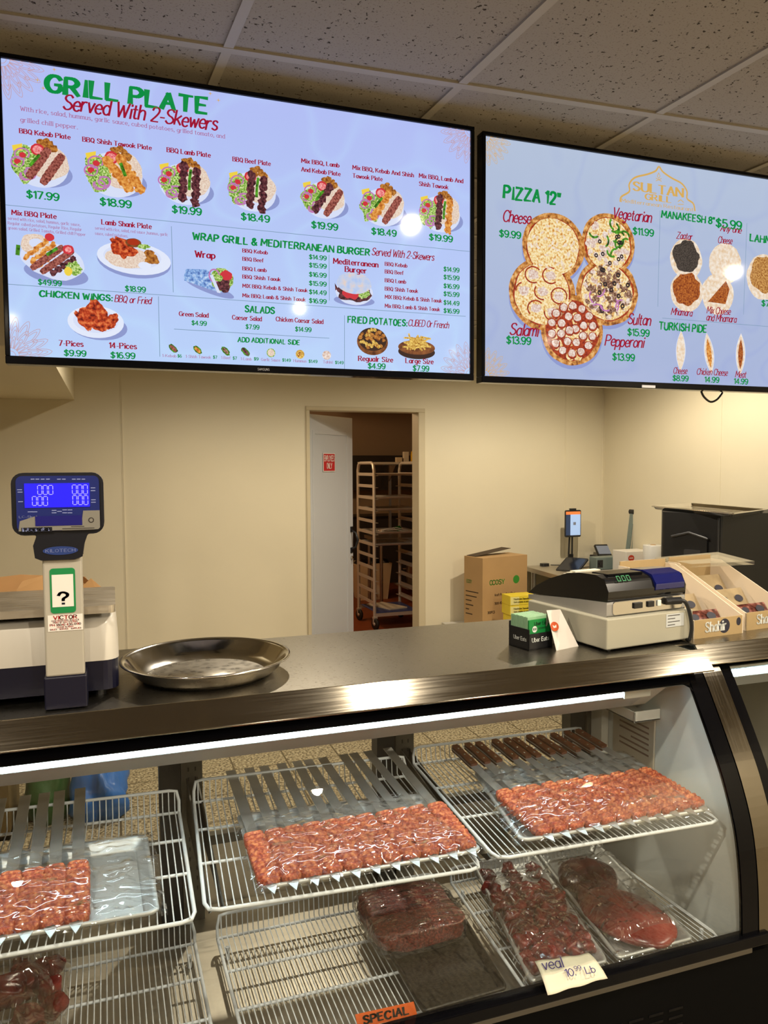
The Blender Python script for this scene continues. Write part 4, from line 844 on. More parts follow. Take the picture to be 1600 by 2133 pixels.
# ------------------------------------------------------------------ trays, kebabs, film
def mat_meat(name, c1, c2, c3, scale, rough=.3, bmp=.5, bs=None):
    m, nt, b = nodes(name); b.inputs['Roughness'].default_value = rough
    t = tex(nt, 'NOISE', scale, 4); r = ramp(nt, t.outputs[0], [(.36, c1), (.50, c2), (.66, c3)]); nt.links.new(r.outputs[0], b.inputs['Base Color'])
    t2 = tex(nt, 'NOISE', bs or scale, 3); bump(nt, b, t2.outputs[0], bmp, .004)
    b.inputs['Subsurface Weight'].default_value = .08; b.inputs['Subsurface Radius'].default_value = (.008, .003, .002); return m
mat_meat('kebab_meat', rgb(132, 44, 26), rgb(172, 78, 48), rgb(208, 134, 86), 120, .38, .5, 240)
mat_meat('cube_meat', rgb(70, 14, 14), rgb(112, 30, 26), rgb(142, 56, 48), 28, .25, .3, 60)
mat_meat('slab_meat', rgb(92, 26, 22), rgb(124, 44, 36), rgb(144, 66, 54), 9, .25, .15, 30)
mat_meat('dark_slab_meat', rgb(48, 12, 14), rgb(74, 22, 22), rgb(98, 38, 36), 12, .2, .2, 30)
mat_meat('ground_meat', rgb(76, 18, 14), rgb(114, 36, 28), rgb(150, 68, 52), 170, .3, .6)
mat('blade', (.62, .60, .56), .48, .85, var=.12, scale=14)
mat('handle_wood', rgb(98, 54, 28), .45, var=.3, scale=26, stretch=(1, .12, 1))
mat('rivet', (.78, .74, .66), .25, 1)
mat('dark_tray', rgb(44, 40, 34), .35, .5)
def bil(c, u, v): BL, BR, FR, FL = c; return (BL*(1-u)+BR*u)*(1-v)+(FL*(1-u)+FR*u)*v
def tray(name, label, corners, depth, material, group=None, cat='tray', inset=.03):
    c = [V(q) for q in corners]; ctr = sum(c, V())/4
    t = thing(name, label, cat, (ctr.x, ctr.y, min(q.z for q in c)-depth), group=group)
    m = MB(); ou = rrect(0, 0, 1, 1, .05); n = len(ou)
    w = (c[1]-c[0]).length; d = (c[3]-c[0]).length
    def loop(du, dz): return [bil(c, min(max(u, du/w), 1-du/w), min(max(v, du/d), 1-du/d))-V((0, 0, dz)) for u, v in ou]
    L = [loop(-.0, .006), loop(-.0, 0), loop(.006, 0), loop(.012, .005), loop(inset, depth), ]
    # rounded outlines shrink towards the middle
    def shrink(k, dz): return [bil(c, .5+(u-.5)*(1-2*k/w), .5+(v-.5)*(1-2*k/d))-V((0, 0, dz)) for u, v in ou]
    L = [shrink(.001, .007), shrink(0, .003), shrink(.002, 0), shrink(.006, 0), shrink(.010, .004), shrink(inset*.8, depth-.003), shrink(inset, depth)]
    vs = [p for l in L for p in l]
    fs = [(a*n+k, a*n+(k+1) % n, (a+1)*n+(k+1) % n, (a+1)*n+k) for a in range(len(L)-1) for k in range(n)]
    m.add(vs, fs, 0, True); m.add(L[-1], [tuple(range(n))], 0)
    o = build('tray_pan', m, material, t); s_ = o.modifiers.new('s', 'SOLIDIFY'); s_.thickness = .0012; s_.offset = 0
    return t
SH = lambda x, y: .72+.1*(y-1.65)                          # the plane of the upper shelves
TC = {'mid': [(.286, 1.988, .790), (.806, 1.950, .786), (.839, 1.658, .757), (.294, 1.669, .758)],
      'right': [(.992, 2.025, .794), (1.512, 2.004, .792), (1.533, 1.648, .756), (.950, 1.665, .757)],
      'left': [(-.46, 1.985, .789), (.061, 1.963, .787), (.074, 1.655, .757), (-.46, 1.668, .758)]}
ALT = 'aluminium kebab trays on the upper shelves'
tray('sheet_tray', 'shallow aluminium tray in the upper middle, full of kebabs on bare blades', TC['mid'], .024, 'aluminium', ALT)
tray('sheet_tray', 'shallow aluminium tray at upper right, full of kebabs on wooden-handled skewers', TC['right'], .024, 'aluminium', ALT)
tray('sheet_tray', 'shallow aluminium tray at upper left, its right half empty and bare', TC['left'], .024, 'aluminium', ALT)
def meat_mesh(seed, L):
    m = MB(); n, k = 110, 18
    def fn(u, v):
        a = 2*pi*u; y = L*v+.0015*noise.noise(V((cos(a)*2, seed, v*9))); tp = 1-abs(2*v-1)**16*.55; fold = .48+.74*abs(sin(y*pi/.0165+.5*noise.noise(V((cos(a)*2+seed, v*8, 0)))))**.7
        nn = noise.noise(V((cos(a)*1.5+seed*9, sin(a)*1.5, y*60)))*.14+noise.noise(V((cos(a)*5, sin(a)*5+seed*5, y*210)))*.16
        f = lambda x: math.copysign(abs(x)**.62, x)
        rx, rz = .0262*tp*(.90+.12*fold)*(1+.35*nn), .0128*tp*fold*(1+nn)
        return (rx*f(cos(a)), y, rz*f(sin(a))-.001)
    m.grid(fn, k*2, n, 0, True, cu=True); return m
def kebab_proto(kind, L0, seed, ml, blade_end):
    t = thing('kebab_skewer', 'x', 'kebab', (0, 0, 0))
    m = MB(); w = .0135
    m.prism([(0, 0, -.0008), (w, .03, -.0008), (w, blade_end, -.0008), (-w, blade_end, -.0008), (-w, .03, -.0008)], (0, 0, .0016)); build('blade', m, 'blade', t)
    me = meat_mesh(seed, ml)
    for k in range(len(me.v)): me.v[k] = me.v[k]+V((0, L0, 0))
    build('minced_meat', me, 'kebab_meat', t)
    if kind == 'wood':
        m = MB(); h0 = blade_end-.115; P = [(-.0115, h0), (.0115, h0), (.0125, h0+.03), (.0105, h0+.07), (.0125, blade_end-.006), (.009, blade_end+.004), (-.009, blade_end+.004), (-.0125, blade_end-.006), (-.0105, h0+.07), (-.0125, h0+.03)]
        m.prism([(x, y, -.008) for x, y in P], (0, 0, .016)); hd = build('handle', m, 'handle_wood', t, bevel=.003)
        for q in (.022, .058, .094):
            m = MB(); m.lathe([(0, .0008), (.0032, .0006), (.0036, 0)], (0, h0+q, .0082), 10); build('rivet', m, 'rivet', hd)
    return t
def aim(o, tip, tail):
    d = V(tail)-V(tip); o.location = tip; o.rotation_euler = (math.atan2(d.z, hypot(d.x, d.y)), 0, math.atan2(-d.x, d.y))
ORD = ['leftmost', 'second from left', 'third from left', 'fourth from left', 'fifth from left', 'exactly midway', 'fifth from right', 'fourth from right', 'third from right', 'second from right', 'rightmost']
def kebab_row(kind, where, tips, tails, L0, ml, names, group, length):
    protos = [kebab_proto(kind, L0, 3.1*k+len(where), ml, length) for k in range(3)]
    used = set(); n = len(tips)
    for k in range(n):
        o = protos[k % 3] if k < 3 else copy_tree(protos[k % 3])
        tip, tail = V(tips[k]), V(tails[k]); tail = tip+(tail-tip).normalized()*length
        aim(o, tip, tail); o['group'] = group
        o['label'] = 'raw minced kebab on %s, %s on the %s tray' % ('wooden-handled skewer' if kind == 'wood' else 'bare steel skewer', names[k], where)
def lerp(a, b, f): return tuple(x+(y-x)*f for x, y in zip(a, b))
rk = random.Random(3)
N = 11
tips = [lerp((.318, 1.640, .7535), (.812, 1.634, .7535), k/(N-1)) for k in range(N)]
tails = [lerp((.303, 2.25, .842), (.765, 2.12, .832), k/(N-1)) for k in range(N)]; tails = [(x+rk.uniform(-.012, .012), y, z+.0) for x, y, z in tails]
kebab_row('steel', 'upper middle', tips, tails, .034, .20, ORD, 'kebabs on the middle tray', .545)
tips = [lerp((1.030, 1.634, .7535), (1.520, 1.629, .7535), k/(N-1)) for k in range(N)]
tails = [lerp((.975, 2.15, .838), (1.395, 2.14, .838), k/(N-1)) for k in range(N)]; tails = [(x+rk.uniform(-.012, .012), y+rk.uniform(-.03, .03), z) for x, y, z in tails]
kebab_row('wood', 'upper right', tips, tails, .034, .21, ORD, 'kebabs on the right tray', .50)
tips = [(-.092-.0475*k, 1.634, .7535) for k in range(6)]
tails = [(-.105-.045*k+rk.uniform(-.008, .008), 2.15, .838) for k in range(6)]
kebab_row('steel', 'half-empty upper left', tips, tails, .034, .195, ['rightmost', 'second from right', 'third from right', 'fourth from right', 'fifth from right', 'sixth from right'], 'kebabs on the left tray', .545)
def film(label, corners, hfn, amp, seed, name='plastic_wrap', material='film', nu=70, nv=60, over=.03, group='cling film over the meat trays'):
    c = [V(q) for q in corners]; m = MB()
    def fn(u, v):
        U = -over+u*(1+2*over); W = -over+v*(1+2*over)
        p = bil(c, U, W); e = min(U, 1-U, W, 1-W)
        if e < 0: h = .003+e*.35
        else: h = .003+hfn(U, W)*min(1, e/.10)
        h += amp*(.25+min(1, max(0, e+.03)*8)*.5)*(abs(noise.noise(V((U*9+seed, W*5-U*4, seed))))+.6*noise.noise(V((U*22-W*9, W*8+seed, 2.2)))+(.9*max(0, W-.86)/.14+.5*max(0, .10-W)/.1)*abs(noise.noise(V((U*46, W*10, seed)))))
        return p+V((0, 0, h))
    m.grid(fn, nu, nv, 0, True); o = build(name, m, material); tag(o, label, 'plastic wrap', group); recenter(o); return o
film('crinkled clear cling film over the full middle kebab tray', TC['mid'], lambda u, v: .007+.012*(v > .22), .013, 1.)
film('crinkled clear cling film over the kebab tray of wooden-handled skewers', TC['right'], lambda u, v: .007+.012*(v > .22), .013, 4.)
film('crinkled clear cling film over the half-empty tray at the upper left', TC['left'], lambda u, v: .007+.012*(u < .75)*(v > .2), .012, 8.)

# ------------------------------------------------------------------ meat on the case floor
mat('paper', rgb(226, 220, 196), .7); mat('pen_blue', rgb(60, 48, 120), .5); mat('orange_card', rgb(232, 104, 36), .5); mat('cream_card', rgb(236, 226, 196), .6); mat('ink_black', rgb(24, 20, 18), .5)
cc = [(1.064, 2.18, .430), (1.286, 2.18, .430), (1.175, 1.606, .430), (.942, 1.602, .430)]
tray('sheet_tray', 'narrow aluminium tray of dark red veal chunks on the lower right rack', cc, .026, 'aluminium', cat='tray')
CH = []
for k in range(4):
    m = MB(); sd = k*4.4
    def fn(u, v):
        a = 2*pi*u; t = pi*(v*.996+.002); q = .62
        f = lambda x: math.copysign(abs(x)**q, x); d = V((f(sin(t))*f(cos(a)), f(sin(t))*f(sin(a)), -f(cos(t))))
        kk = 1+.28*noise.noise(d*1.3+V((sd, sd*2, 0))); return V((.026*d.x*kk, .021*d.y*kk, .016*d.z*kk))
    m.grid(fn, 20, 12, 0, True, cu=True); o = build('meat_chunk', m, 'cube_meat'); CH.append(o)
rc = random.Random(11); cnt = 0
def put_chunk(p, sc, lab, grp):
    global cnt
    o = CH[cnt % 4] if cnt < 4 else CH[cnt % 4].copy()
    if cnt >= 4: COL.objects.link(o)
    cnt += 1; o.location = p; o.rotation_euler = (rc.uniform(-.4, .4), rc.uniform(-.4, .4), rc.uniform(0, 6.28)); o.scale = (sc, sc, sc); tag(o, lab, 'meat', grp)
C_ = [V(q) for q in cc]
for j in range(12):
    for i in range(5):
        u, v = .14+.18*i+rc.uniform(-.04, .04), .14+.068*j+rc.uniform(-.02, .02)
        if v < .30 and rc.random() < .62: continue
        p = bil(C_, u, v); put_chunk((p.x, p.y, p.z-.013+rc.uniform(0, .006)+(.012 if v > .35 and (i+j) % 3 == 0 else 0)), rc.uniform(.85, 1.2), 'raw dark red veal chunk heaped with others on the narrow wrapped tray', 'veal chunks on the lower tray')
film('shiny crumpled cling film stretched over the tray of veal chunks', cc, lambda u, v: .008+.022*(v > .3)-.01*(v > .8), .020, 13., nu=50, nv=80, over=.05)
sc_ = [(1.292, 2.17, .430), (1.522, 2.17, .430), (1.449, 1.608, .430), (1.200, 1.606, .430)]
tray('sheet_tray', 'narrow aluminium tray holding two large beef slabs, far right of the lower rack', sc_, .026, 'aluminium', cat='tray')
m = MB(); m.blob((1.352, 1.955, .436), (.092, .095, .036), 6, .08, 1.2, 18, flat=.030); o = build('beef_slab', m, 'dark_slab_meat'); tag(o, 'smaller darker beef slab at the back of the far right lower tray', 'meat', 'beef slabs'); recenter(o)
m = MB(); Mz = Matrix.Rotation(.12, 3, 'Z').to_4x4(); m.blob((1.338, 1.755, .432), (.100, .158, .030), 8, .09, 1.2, 20, M=Mz, flat=.024); o = build('beef_slab', m, 'slab_meat'); tag(o, 'larger lighter red beef slab at the front of the far right lower tray', 'meat', 'beef slabs'); recenter(o)
film('clear cling film over the two beef slabs at the lower right', sc_, lambda u, v: .010+.020*(.25 < v < .9), .015, 21., nu=50, nv=70, over=.04)
# folded paper price card on the veal
m = MB(); q = [at_z(a, b, z) for a, b, z in ((1114, 2003, .464), (1226, 1986, .464), (1266, 2030, .450), (1141, 2066, .450))]
sg = thing('price_card', 'torn white paper card with handwritten veal price, laid on the veal tray', 'sign', (q[0]+q[1]+q[2]+q[3])/4)
def fn(u, v): return q[0]*(1-u)*(1-v)+q[1]*u*(1-v)+q[2]*u*v+q[3]*(1-u)*v+V((0, 0, .003*sin(v*5)+.0015*sin(u*14+v*3)-.006*max(0, v-.8)/.2))
m.grid(fn, 16, 10, 0, True); o = build('card_sheet', m, 'paper', sg); s_ = o.modifiers.new('s', 'SOLIDIFY'); s_.thickness = .0008
m = MB(); U_ = (q[1]-q[0]).normalized(); W_ = (q[0]-q[3]).normalized()
cw, ch = (q[1]-q[0]).length, (q[0]-q[3]).length
for s_, x_, y_, w_, h_ in (('veal', .07, -.42, .36, .34), ('10.', .40, -.74, .17, .24), ('99', .59, -.60, .12, .15), ('Lb', .76, -.74, .17, .22)): text(m, s_, q[0]+U_*(cw*x_)+W_*(ch*y_)+V((0, 0, .0085)), U_, W_, cw*w_, ch*h_, 'hand')
build('handwriting', m, 'pen_blue', sg)
# black tray with a pack of mince
bc = [(.656, 2.09, .423), (.930, 2.06, .423), (.888, 1.612, .423), (.657, 1.604, .423)]
tray('baking_tray', 'plain black tray in the lower middle, carrying a pack of mince at its back', bc, .018, 'dark_tray', cat='tray', inset=.02)
def slabbox(c, r, p, seed, amp, mb):
    def fn(u, v):
        a = 2*pi*u; t = pi*(v*.996+.002); f = lambda x: math.copysign(abs(x)**p, x); d = V((-f(cos(t)), f(sin(t))*f(sin(a)), f(sin(t))*f(cos(a))))
        kk = 1+amp*noise.noise(d*2.2+V((seed, 0, seed))); return V(c)+V((r[0]*d.x*kk-.16*(r[1]*d.y)*0, r[1]*d.y*kk, r[2]*d.z*kk))
    mb.grid(fn, 48, 24, 0, True, cu=True)
pk = thing('mince_pack', 'large wrapped block of dark red mince at the back of the black tray', 'meat', (.755, 1.97, .40))
m = MB(); slabbox((.757, 1.945, .444), (.126, .118, .034), .35, 2., .10, m); build('mince_block', m, 'ground_meat', pk)
m = MB(); slabbox((.757, 1.945, .446), (.138, .130, .042), .4, 5., .10, m); build('pack_film', m, 'film', pk)
# bag of meat at the far left
bg = thing('meat_bag', 'clear crumpled plastic bag of dark meat at the lower left corner of the case', 'bag', (-.30, 1.90, .395))
m = MB()
def fn(u, v):
    x = -.50+.37*u; y = 1.64+.52*v; e = min(u, 1-u, v, 1-v); h = .085*min(1, e*4.5)**.6
    h += .02*noise.noise(V((x*14, y*14, 1)))+.012*abs(noise.noise(V((x*34+y*9, y*20, 3)))); return (x, y, .400+max(h, .002))
m.grid(fn, 70, 70, 0, True); build('bag_film', m, 'bag_film', bg)
rb = random.Random(5)
for k in range(26):
    x, y = rb.uniform(-.46, -.155), rb.uniform(1.70, 2.10); put_chunk((x, y, .418+rb.uniform(0, .022)), rb.uniform(1.1, 1.7), 'dark meat piece inside the clear bag at the lower left of the case', 'meat pieces in the bag')
# orange special sign
q = [at_y(a, b, y) for a, b, y in ((740, 2114, 1.592), (862, 2087, 1.592), (884, 2168, 1.592), (757, 2198, 1.592))]
sg = thing('special_sign', 'orange card sign headed special, standing at the front edge of the case floor', 'sign', (q[2]+q[3])/2)
m = MB(); nn = (q[1]-q[0]).cross(q[3]-q[0]).normalized(); nn = nn if nn.y < 0 else -nn; m.prism(q, nn*-.0015); build('card_sheet', m, 'orange_card', sg)
m = MB(); U_ = (q[1]-q[0]).normalized(); W_ = (q[0]-q[3]).normalized(); wd_ = (q[1]-q[0]).length
P = rrect(.012, -.085, wd_-.010, -.034, .008); o_ = q[0]-W_*0; m.poly([o_+U_*x+W_*y+nn*.0006 for x, y in P]); build('price_field', m, 'cream_card', sg)
m = MB(); text(m, 'SPECIAL', o_+U_*.016-W_*.026+nn*.001, U_, W_, wd_-.034, .019, 'brush'); text(m, 'of', o_+U_*(wd_-.042)-W_*.06+nn*.001, U_, W_, .02, .018, 'script'); build('sign_lettering', m, 'ink_black', sg)
# ------------------------------------------------------------------ things on the counter
ZT = 1.16
mat('scale_grey', rgb(176, 170, 156), .4); mat('scale_white', rgb(206, 200, 188), .35); mat('navy', rgb(15, 16, 38), .35); mat('navy_dark', rgb(11, 12, 22), .4)
mat('face_blue', rgb(24, 36, 104), .35); mat('face_grey', rgb(126, 123, 114), .4); mat('lcd', rgb(30, 24, 235), .3, emit=.9); mat('lcd_dim', rgb(26, 24, 96), .3, emit=.25); mat('seg', rgb(150, 150, 240), .4, emit=.5)
mat('legend', rgb(130, 140, 190), .5); mat('logo_blue', rgb(40, 60, 120), .35); mat('phone_green', rgb(20, 130, 70), .45); mat('sticker', rgb(232, 228, 220), .5); mat('red_ink', rgb(178, 34, 36), .5)
mat('kraft', rgb(184, 142, 92), .75, var=.08, scale=8); mat('kraft_in', rgb(150, 106, 60), .8)
sc = thing('price_scale', 'grey and navy price-computing scale with a blue lit display on a post', 'scale', (-.17, 2.03, ZT))
m = MB(); m.prism([(x, y, 1.178) for x, y in rrect(-.385, 1.90, .004, 2.25, .035)], (0, 0, .07)); build('base_skirt', m, 'navy', sc, bevel=.004)
m = MB(); P0 = rrect(-.386, 1.899, .005, 2.251, .035); P1 = rrect(-.376, 1.915, -.006, 2.24, .035); n = len(P0)
m.add([(x, y, 1.248) for x, y in P0]+[(x, y, 1.33) for x, y in [(a*.5+c*.5, b*.5+d*.5) for (a, b), (c, d) in zip(P0, P1)]]+[(x, y, 1.348) for x, y in P1], [(a*n+k, a*n+(k+1) % n, (a+1)*n+(k+1) % n, (a+1)*n+k) for a in range(2) for k in range(n)]+[tuple(range(2*n, 3*n))], 0, True); build('base_cover', m, 'scale_white', sc)
m = MB(); m.box((-.30, 1.98, 1.348), (-.08, 2.17, 1.362)); build('platter_support', m, 'navy_dark', sc)
m = MB(); P = rrect(-.375, 1.885, .000, 2.185, .015); m.prism([(x, y, 1.362) for x, y in P], (0, 0, .018)); build('platter', m, 'steel_pan', sc, bevel=.004)
for x in (-.34, -.04):
    for y in (1.94, 2.2): m = MB(); m.cyl((x, y, ZT), (x, y, 1.18), .016, 14); build('foot', m, 'black_plastic', sc)
m = MB(); m.box((-.153, 1.828, 1.163), (-.064, 1.905, 1.236)); build('post_foot', m, 'navy', sc, bevel=.003)
m = MB(); m.box((-.149, 1.832, 1.236), (-.068, 1.868, 1.51)); build('post', m, 'scale_grey', sc, bevel=.004)
def pf(a, b, y=1.823): p = at_y(a, b, y); return (p.x, y, p.z)
m = MB(); pts = rrect(-.206, 1.553, -.019, 1.689, .024)    # the head outline with its neck
neck = [(-.066, 1.500), (-.062, 1.53), (-.052, 1.553)]
out = [q for q in pts]
i0 = 0; body = []
body = [(-.158, 1.553), (-.166, 1.53), (-.163, 1.503), (-.150, 1.497), (-.082, 1.497), (-.066, 1.503), (-.062, 1.53), (-.054, 1.553)]
outl = body + [q for q in rrect(-.206, 1.553, -.019, 1.689, .024)[0:]]
m.prism([(x, 1.826, z) for x, z in outl], (0, .05, 0)); build('display_head', m, 'navy_dark', sc, bevel=.004)
m = MB(); m.prism([(x, 1.8215, z) for x, z in rrect(-.196, 1.562, -.028, 1.682, .012)], (0, .005, 0)); build('display_face', m, 'face_blue', sc)
m = MB(); m.prism([(x, 1.8205, z) for x, z in ((-.193, 1.563), (-.032, 1.563), (-.028, 1.567), (-.028, 1.605), (-.062, 1.605), (-.066, 1.580), (-.152, 1.580), (-.156, 1.596), (-.190, 1.585))], (0, .001, 0)); build('face_trim', m, 'face_grey', sc)
m = MB(); a, b = pf(52, 1058), pf(186, 1006); m.box((a[0], 1.8200, a[2]), (b[0], 1.8215, b[2])); lc = build('display_screen', m, 'lcd', sc)
m = MB(); a, b = pf(74, 1096), pf(171, 1073); m.box((a[0], 1.8198, a[2]), (b[0], 1.8205, b[2])); build('lower_screen', m, 'lcd_dim', sc)
def seven(mb, x, z, w, h, d='0', y=1.8194):
    t_ = w*.09
    for (ax, az, bx, bz) in ((0, 0, 1, 0), (0, 1, 1, 1), (0, 0, 0, .5), (0, .5, 0, 1), (1, 0, 1, .5), (1, .5, 1, 1)):
        x0, x1 = x+ax*w-t_+(.12*w if ax == bx else 0)*0, x+bx*w+t_; z0, z1 = z+az*h-t_, z+bz*h+t_
        if ax == bx: z0 += 2.4*t_; z1 -= 2.4*t_
        else: x0 += 2.4*t_; x1 -= 2.4*t_
        mb.poly([(x0, y, z0), (x1, y, z0), (x1, y, z1), (x0, y, z1)])
for px_, pz_ in ((79, 1030), (151, 1029), (68, 1053), (152, 1051)):
    m = MB()
    for k in range(3): a, b = pf(px_+k*11.5, pz_), pf(px_+k*11.5+8, pz_-19); seven(m, a[0], a[2], b[0]-a[0], b[2]-a[2])
    build('display_digits', m, 'seg', sc)
m = MB()
for k, px_ in enumerate((64, 74, 85, 96, 119, 129, 150, 160, 170)): a = pf(px_, 999); m.poly([(a[0], 1.8212, a[2]), (a[0]+.0075, 1.8212, a[2]), (a[0]+.0075, 1.8212, a[2]+.002), (a[0], 1.8212, a[2]+.002)])
for px_, pz_ in ((36, 1021), (37, 1026), (38, 1046), (189, 1017), (189, 1023), (190, 1042), (190, 1047), (58, 1067), (68, 1067), (108, 1064), (108, 1069), (119, 1066), (130, 1063), (130, 1069), (141, 1063), (141, 1069)): a = pf(px_, pz_); m.poly([(a[0], 1.8212, a[2]), (a[0]+.0095, 1.8212, a[2]), (a[0]+.0095, 1.8212, a[2]+.0018), (a[0], 1.8212, a[2]+.0018)])
a = pf(40, 1079); text(m, 'LC-5k', (a[0], 1.8210, a[2]), V((1, 0, 0)), V((0, 0, 1)), .026, .0045, 'line'); build('display_legend', m, 'legend', sc)
m = MB(); a = pf(46, 1107); m.box((a[0]-.001, 1.8200, a[2]-.002), (a[0]+.060, 1.8205, a[2]+.008), 0); text(m, 'integrator', (a[0]+.001, 1.8195, a[2]), V((1, 0, 0)), V((0, 0, 1)), .056, .0075, 'sans', 1)
a = pf(130, 1102)
for k in range(3): m.poly([(a[0]+(.018 if k == 0 else 0), 1.8202, a[2]+.004-.004*k), (a[0]+(.045 if k == 0 else .066), 1.8202, a[2]+.004-.004*k), (a[0]+(.045 if k == 0 else .066), 1.8202, a[2]+.0055-.004*k), (a[0]+(.018 if k == 0 else 0), 1.8202, a[2]+.0055-.004*k)], 2)
a = pf(190, 1083); m.lathe([(.004, 0), (.0055, .0005), (.006, 0)], (a[0], 1.8202, a[2]), 16, 2, axis=(0, -1, 0)); build('maker_plate', m, ['navy_dark', 'legend', 'ink'], sc)
m = MB(); a = pf(126, 1147); m.add([(a[0]+.036*cos(2*pi*k/28), 1.8245, a[2]+.0095*sin(2*pi*k/28)) for k in range(28)], [tuple(range(28))], 0); text(m, 'KILOTECH', (a[0]-.030, 1.824, a[2]-.003), V((1, 0, 0)), V((0, 0, 1)), .060, .0065, 'line', 1); build('maker_badge', m, ['logo_blue', 'legend'], sc)
# stickers on the post (the machine-readable square is left out)
m = MB(); m.prism([(x, 1.8310, z) for x, z in rrect(-.135, 1.378, -.083, 1.478, .007)], (0, .001, 0), 0); m.box((-.131, 1.8304, 1.392), (-.087, 1.8309, 1.464), 1); a = (-.118, 1.8300, 1.398); text(m, '?', a, V((1, 0, 0)), V((0, 0, 1)), .018, .026, 'sans', 2); build('phone_sticker', m, ['phone_green', 'sticker', 'navy'], sc)
m = MB(); m.box((-.1415, 1.8310, 1.338), (-.0695, 1.8318, 1.374), 0)
for s_, z_, w_, h_ in (('VICTOR', 1.3645, .048, .008), ('CASH REGISTERS, SCALES &', 1.3600, .056, .003), ('POINT OF SALE SYSTEMS', 1.3560, .050, .003), ('PH: (604) 435-0110', 1.3500, .063, .0045), ('LEASE & RENT', 1.3455, .034, .003), ('SALES   SERVICE   SUPPLIES', 1.3410, .064, .003)): text(m, s_, (-.1055-w_/2, 1.8305, z_), V((1, 0, 0)), V((0, 0, 1)), w_, h_, 'sans', 1)
build('dealer_sticker', m, ['sticker', 'red_ink'], sc)
# brown paper carrier bag behind the scale
b_ = thing('paper_bag', 'brown kraft paper bag lying open behind the scale', 'bag', (-.2, 2.31, ZT))
m = MB()
def wall(P, lean): m.prism(P, lean)
m.add([(-.42, 2.28, ZT), (-.03, 2.28, ZT), (.0, 2.36, ZT), (-.42, 2.37, ZT), (-.43, 2.27, 1.37), (-.25, 2.26, 1.372), (-.235, 2.265, 1.395), (-.16, 2.275, 1.412), (-.085, 2.27, 1.402), (-.045, 2.31, 1.36), (-.03, 2.35, 1.31), (-.08, 2.37, 1.385), (-.25, 2.37, 1.40), (-.43, 2.37, 1.385)],
 [(3, 2, 1, 0), (0, 1, 10, 9, 8, 7, 6, 5, 4), (1, 2, 10), (2, 3, 13, 12, 11), (10, 2, 11), (3, 0, 4, 13)], 0)
o = build('bag_body', m, 'kraft', b_); s_ = o.modifiers.new('s', 'SOLIDIFY'); s_.thickness = .0015
m = MB(); m.add([(-.10, 2.262, 1.36), (-.062, 2.258, 1.395), (-.02, 2.27, 1.352), (-.012, 2.28, 1.335), (-.04, 2.268, 1.335)], [(0, 1, 2, 3, 4)]); o = build('bag_flap', m, 'kraft', b_); s_ = o.modifiers.new('s', 'SOLIDIFY'); s_.thickness = .0015

# round steel tray
mat_steel('polished', (.84, .82, .78), .13, (1, 1, 1), 30, .03, .0)
def mat_swirl():
    m, nt, b = nodes('swirl_steel'); b.inputs['Metallic'].default_value = 1; b.inputs['Base Color'].default_value = (.80, .77, .70, 1)
    t = tex(nt, 'VORONOI', 42); r = ramp(nt, t.outputs[0], [(.0, (.22,)*3), (.6, (.34,)*3)]); nt.links.new(r.outputs[0], b.inputs['Roughness']); r2 = ramp(nt, t.outputs[0], [(.0, (.86, .83, .76)), (.5, (.66, .62, .54))]); nt.links.new(r2.outputs[0], b.inputs['Base Color'])
mat_swirl()
t = thing('round_tray', 'large round polished steel serving tray on the counter beside the scale', 'tray', (.222, 2.025, ZT))
m = MB(); m.lathe([(.150, .001), (.160, .003), (.185, .022), (.203, .044), (.209, .050), (.216, .050), (.217, .047), (.210, .0465), (.204, .040), (.186, .018), (.162, .000), (.150, -.000)], (.222, 2.025, ZT), 72); build('tray_rim', m, 'polished', t)
m = MB(); m.lathe([(0, .002), (.151, .002), (.151, .0), (0, .0)], (.222, 2.025, ZT), 72); build('tray_base', m, 'swirl_steel', t)

# gift-card holder
mat('holder_black', rgb(26, 26, 28), .4); mat('card_green', rgb(22, 132, 60), .4); mat('card_edge', rgb(150, 190, 150), .5); mat('print_white', rgb(225, 228, 222), .5); mat('print_green', rgb(20, 60, 34), .5)
h0 = V((1.135, 1.95, ZT)); hr = math.atan2(.019, .087)
def HM(x, y, z): return Matrix.Translation(h0) @ Matrix.Rotation(hr, 4, 'Z') @ V((x, y, z))
MH = Matrix.Translation(h0) @ Matrix.Rotation(hr, 4, 'Z')
hd = thing('card_holder', 'small open black box of gift cards standing on the counter', 'card holder', MH @ V((.045, .045, 0)), hr)
m = MB(); W_, D_ = .092, .088
m.box((0, 0, 0), (W_, .003, .048), M=MH); m.box((0, D_-.003, 0), (W_, D_, .075), M=MH); m.box((0, 0, 0), (.003, D_, .062), M=MH); m.box((W_-.003, 0, 0), (W_, D_, .062), M=MH); m.box((0, 0, 0), (W_, D_, .004), M=MH); build('holder_box', m, 'holder_black', hd)
m = MB(); XH, YH = MH.to_3x3() @ V((1, 0, 0)), MH.to_3x3() @ V((0, 1, 0))
text(m, 'Uber Eats', HM(.012, -.0006, .024), XH, V((0, 0, 1)), .066, .012, 'sans'); text(m, 'Uber Eats', HM(-.0006, .066, .026), -YH, V((0, 0, 1)), .055, .011, 'sans'); build('holder_lettering', m, 'print_white', hd)
cards = None
